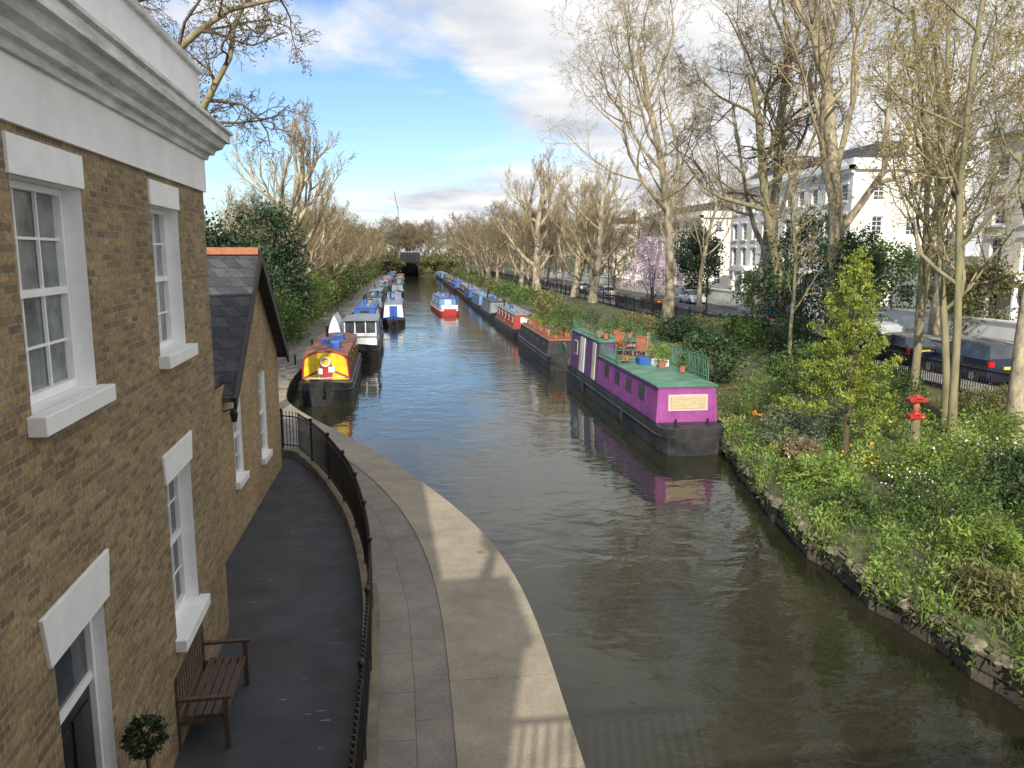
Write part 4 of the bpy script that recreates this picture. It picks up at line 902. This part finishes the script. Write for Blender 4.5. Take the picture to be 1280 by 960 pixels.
for k_,(mm_,loc,bl,lab) in enumerate(shr):
    big=bl[0][3]*bl[0][4]
    evergreen('garden_shrub',lab,loc,bl,int(1500+2200*big) if loc[1]<30 else 4200,[.09,.12,.075,.13][k_%4] if loc[1]<30 else .16,mm_,120+k_,ncl=int(40+40*big),group=G2,cl=.17,asp=[.5,.35,.6,.3][k_%4],updir=[0,.6,0,.4][k_%4])
def cover(name,n,matn,size,y0,y1,xr,hz,seed,thr=.5,up=.6,asp=.4,droop=.35):
    rng=np.random.default_rng(seed); Y=rng.uniform(y0,y1,n); e=np.interp(Y,Yg,REX); X=e-.12+(xr-0)*rng.uniform(0,1,n)**1.3
    ph=np.sin(X*2.1+seed)*np.cos(Y*1.7+seed*2)+.7*np.sin(X*4.3-Y*3.3+seed)+.4*np.sin(X*9+Y*7+seed*3); k=ph>thr*2-1.; X=X[k];Y=Y[k];ph=ph[k];e=e[k]
    g0=.55+.65*np.clip((X-e)/(21-e),0,1); Z=g0+rng.uniform(0,1,len(X))**1.3*hz*(.3+.6*np.clip(ph,0,1.5)); Z-=np.where(X<e+.1,rng.uniform(0,droop,len(X)),0)
    V,F,r=leaf_arrays(np.stack([X,Y,Z],1),size,rng,asp,up,np.clip(.5+ph*.25,0,1)); me=np_mesh(name,V,F,[matn],r); o=bpy.data.objects.new(name,me); link(o); o['kind']='stuff'; o['label']='mixed low planting covering the canal garden bank'; o['category']='plants'
cover('ground_cover',32000,'lf_mid',.10,8,26,8,.4,1,.6)
cover('ground_cover',36000,'lf_bright',.10,8,26,8,.45,2,.6)
cover('ground_cover',12000,'lf_olive',.11,8,30,10,.25,3,.65)
cover('ground_cover',4000,'lf_dry',.16,8,30,9,.25,13,.65,up=1.2,asp=.14)
cover('ground_cover',7000,'lf_grey',.12,10,28,8,.3,9,.78)
cover('ground_cover',9000,'lf_bright',.28,9,28,9,.3,21,.75,up=2.2,asp=.09)
cover('ground_cover',8000,'lf_mid',.30,9,30,9,.25,23,.72,up=2.2,asp=.09)
cover('ground_cover',10000,'lf_mid',.14,20,60,9,.3,4,.45)
cover('ground_cover',16000,'lf_bright',.12,22,60,9,.3,6,.45)
def flowers(name,clusters,matn,size,seed):
    rng=np.random.default_rng(seed); Ps=[]
    for (x,y,r_,n,z) in clusters:
        Ps.append(np.stack([x+rng.normal(size=n)*r_,y+rng.normal(size=n)*r_,z+rng.uniform(0,.25,n)],1))
    P=np.concatenate(Ps)
    V1,F1,r1=leaf_arrays(P,size,rng,.9,0); V2,F2,r2=leaf_arrays(P,size,rng,.9,0)
    me=np_mesh(name,np.concatenate([V1,V2]),np.concatenate([F1,F2+len(V1)]),[matn]); o=bpy.data.objects.new(name,me); link(o); o['kind']='stuff'; o['label']='small scattered spring flowers in the garden bank'; o['category']='flowers'
flowers('white_flowers',[(10.4,19.5,.4,45,.95),(14.8,18.4,.7,60,1.6),(11.3,16.4,.4,20,1.1),(12.0,17.4,.3,25,1.1)],'fl_white',.055,1)
flowers('yellow_flowers',[(12.0,19,.5,45,1.05),(14.8,22.5,.6,45,1.2),(17,20,.6,35,1.35),(15,14.5,.5,25,1.25),(12.6,25,.5,50,1.1),(17,28,.8,40,1.3)],'fl_yel',.06,2)
flowers('orange_flowers',[(11.8,25.4,.3,36,1.0),(12.8,20,.3,10,1.15),(15.8,15.7,.3,8,1.3),(11,20.8,.3,6,1.0)],'fl_org',.08,3)
flowers('red_flowers',[(12.5,29,.4,14,1.2),(11.6,27,.3,8,1.1)],'fl_red',.08,5)
rng=np.random.default_rng(77)
for k_ in range(62):
    y_=8.4+k_*.3+rng.uniform(-.12,.12); x=float(np.interp(y_,Yg,REX)); m=MB(); a=rng.uniform(.12,.25)
    m.ball((0,0,0),a,0,7,4,.5); v=np.array(m.v); v*=1+.10*rng.normal(size=v.shape); m.v=[tuple(q) for q in v]
    m.build('edging_stone',None,['edge'],label='rounded edging stone on the canal wall',cat='stone',group='edging stones on the canal wall',loc=(x+rng.uniform(.02,.2),y_,rng.uniform(.42,.52)),rot=float(rng.uniform(0,3)))
# stacked red ornament on post
OR=T('garden_ornament','two stacked red ornaments on tall mossy stump','ornament',(14.5,21.0,.8)); m=MB(); m.tube([(0,0,-.1),(.02,0,.5),(0,0,1.0)],[.19,.14,.12],9); m.build('stump',OR,['barkg'])
m=MB(); m.box(-.24,.24,-.14,.14,1.0,1.14); m.tube([(0,0,1.14),(0,0,1.24)],[.16,.1],8); m.build('lower_tier',OR,['p_red'],bevel=.03)
m=MB(); m.tube([(0,0,1.22),(0,0,1.36),(0,0,1.5)],[.07,.10,.06],10); m.build('middle',OR,['terra'])
m=MB(); m.box(-.28,.28,-.14,.14,1.5,1.62); m.tube([(0,0,1.62),(0,0,1.72)],[.18,.08],8); m.build('upper_tier',OR,['p_red'],bevel=.03)
m=MB(); m.poly([(15.5,14.5,.98),(21,14.8,1.25),(21,16.3,1.25),(16,16.2,1.0)]); m.build('garden_path',None,['pave'],kind='structure')
m=MB()
for i in range(9): m.box(17.6,17.64,23.6+i*.3,23.86+i*.3,.95,1.4+.04*(i%2))
m.build('plank_fence',None,['timber'],label='low weathered plank edging fence in garden',cat='fence')
def lamp(loc):
    e=T('street_lamp','tall slim black street lamp beside road','lamp',loc,0,'street lamps'); m=MB(); m.tube([(0,0,0),(0,0,1),(0,0,6.5)],[.09,.06,.045],8); m.tube([(0,0,6.5),(.6,0,6.9)],.035,6); m.build('pole',e,['black']); m=MB(); m.box(.5,1.1,-.12,.12,6.86,6.98); m.build('lamp_head',e,['p_grey']); return e
for y_ in (58,88,120): lamp((22.3,y_,ZS+.14))
for k_,y_ in enumerate((36,44,52)):
    m=MB(); m.tube([(0,0,0),(0,0,.55)],.05,8); m.build('mooring_bollard',None,['iron'],label='short black mooring bollard on towpath',cat='bollard',group='mooring bollards',loc=(-6.1,y_,.6))

# ------------------------------------------------------------ world & sun
az=12; el=31
wd=bpy.data.worlds.new('World'); sc.world=wd; wd.use_nodes=True; nt=wd.node_tree; N=nt.nodes; L=nt.links
bg=N['Background']; sky=N.new('ShaderNodeTexSky'); sky.sky_type='NISHITA'; sky.sun_disc=False; sky.sun_elevation=R(el); sky.sun_rotation=R(180+az); sky.air_density=1.; sky.dust_density=.4; sky.ozone_density=1.8
tc=N.new('ShaderNodeTexCoord'); sp=N.new('ShaderNodeSeparateXYZ'); L.new(tc.outputs['Generated'],sp.inputs[0])
mz=N.new('ShaderNodeMath'); mz.operation='MAXIMUM'; L.new(sp.outputs[2],mz.inputs[0]); mz.inputs[1].default_value=0.
az_=N.new('ShaderNodeMath'); az_.operation='ADD'; L.new(mz.outputs[0],az_.inputs[0]); az_.inputs[1].default_value=.16
dx=N.new('ShaderNodeMath'); dx.operation='DIVIDE'; L.new(sp.outputs[0],dx.inputs[0]); L.new(az_.outputs[0],dx.inputs[1])
dy=N.new('ShaderNodeMath'); dy.operation='DIVIDE'; L.new(sp.outputs[1],dy.inputs[0]); L.new(az_.outputs[0],dy.inputs[1])
cb=N.new('ShaderNodeCombineXYZ'); L.new(dx.outputs[0],cb.inputs[0]); L.new(dy.outputs[0],cb.inputs[1])
n1=N.new('ShaderNodeTexNoise'); n1.inputs['Scale'].default_value=.8; n1.inputs['Detail'].default_value=9; n1.inputs['Roughness'].default_value=.57; n1.inputs['Distortion'].default_value=.25
mp=N.new('ShaderNodeMapping'); mp.inputs['Location'].default_value=(3.1,1.2,0); L.new(cb.outputs[0],mp.inputs[0]); L.new(mp.outputs[0],n1.inputs[0])
gx=N.new('ShaderNodeMath'); gx.operation='MULTIPLY_ADD'; L.new(sp.outputs[0],gx.inputs[0]); gx.inputs[1].default_value=.42; L.new(n1.outputs[0],gx.inputs[2])
gz=N.new('ShaderNodeMath'); gz.operation='MULTIPLY_ADD'; L.new(sp.outputs[2],gz.inputs[0]); gz.inputs[1].default_value=.26; L.new(gx.outputs[0],gz.inputs[2])
rp=N.new('ShaderNodeValToRGB'); rp.color_ramp.elements[0].position=.46; rp.color_ramp.elements[1].position=.575; L.new(gz.outputs[0],rp.inputs[0])
n2=N.new('ShaderNodeTexNoise'); n2.inputs['Scale'].default_value=2.0; n2.inputs['Detail'].default_value=6; L.new(mp.outputs[0],n2.inputs[0])
r2=N.new('ShaderNodeValToRGB'); r2.color_ramp.elements[0].color=(.66,.70,.78,1); r2.color_ramp.elements[1].color=(1,1,1,1); r2.color_ramp.elements[0].position=.34; r2.color_ramp.elements[1].position=.55; L.new(n2.outputs[0],r2.inputs[0])
b2=N.new('ShaderNodeBackground'); b2.inputs[1].default_value=1.0; L.new(r2.outputs[0],b2.inputs[0])
tn=N.new('ShaderNodeVectorMath'); tn.operation='MULTIPLY'; tn.inputs[1].default_value=(.86,.98,1.13); L.new(sky.outputs[0],tn.inputs[0])
L.new(tn.outputs[0],bg.inputs[0]); bg.inputs[1].default_value=.145
ms=N.new('ShaderNodeMixShader'); L.new(rp.outputs[0],ms.inputs[0]); L.new(bg.outputs[0],ms.inputs[1]); L.new(b2.outputs[0],ms.inputs[2]); L.new(ms.outputs[0],N['World Output'].inputs[0])
D=Vector((math.sin(R(az))*math.cos(R(el)),math.cos(R(az))*math.cos(R(el)),-math.sin(R(el))))
sd=bpy.data.lights.new('sun','SUN'); sd.energy=5.0; sd.angle=R(.5); sd.color=(1,.94,.84); so=bpy.data.objects.new('sun',sd); link(so); so.rotation_euler=D.to_track_quat('-Z','Y').to_euler(); so.location=(-5,-20,30)
cd=bpy.data.cameras.new('camera'); cd.sensor_width=36; cd.lens=36*1000/1280; cd.clip_end=5000; co=bpy.data.objects.new('camera',cd); link(co); co.location=(0,0,6.5); co.rotation_euler=(R(90-9.2),0,R(-7.4)); sc.camera=co
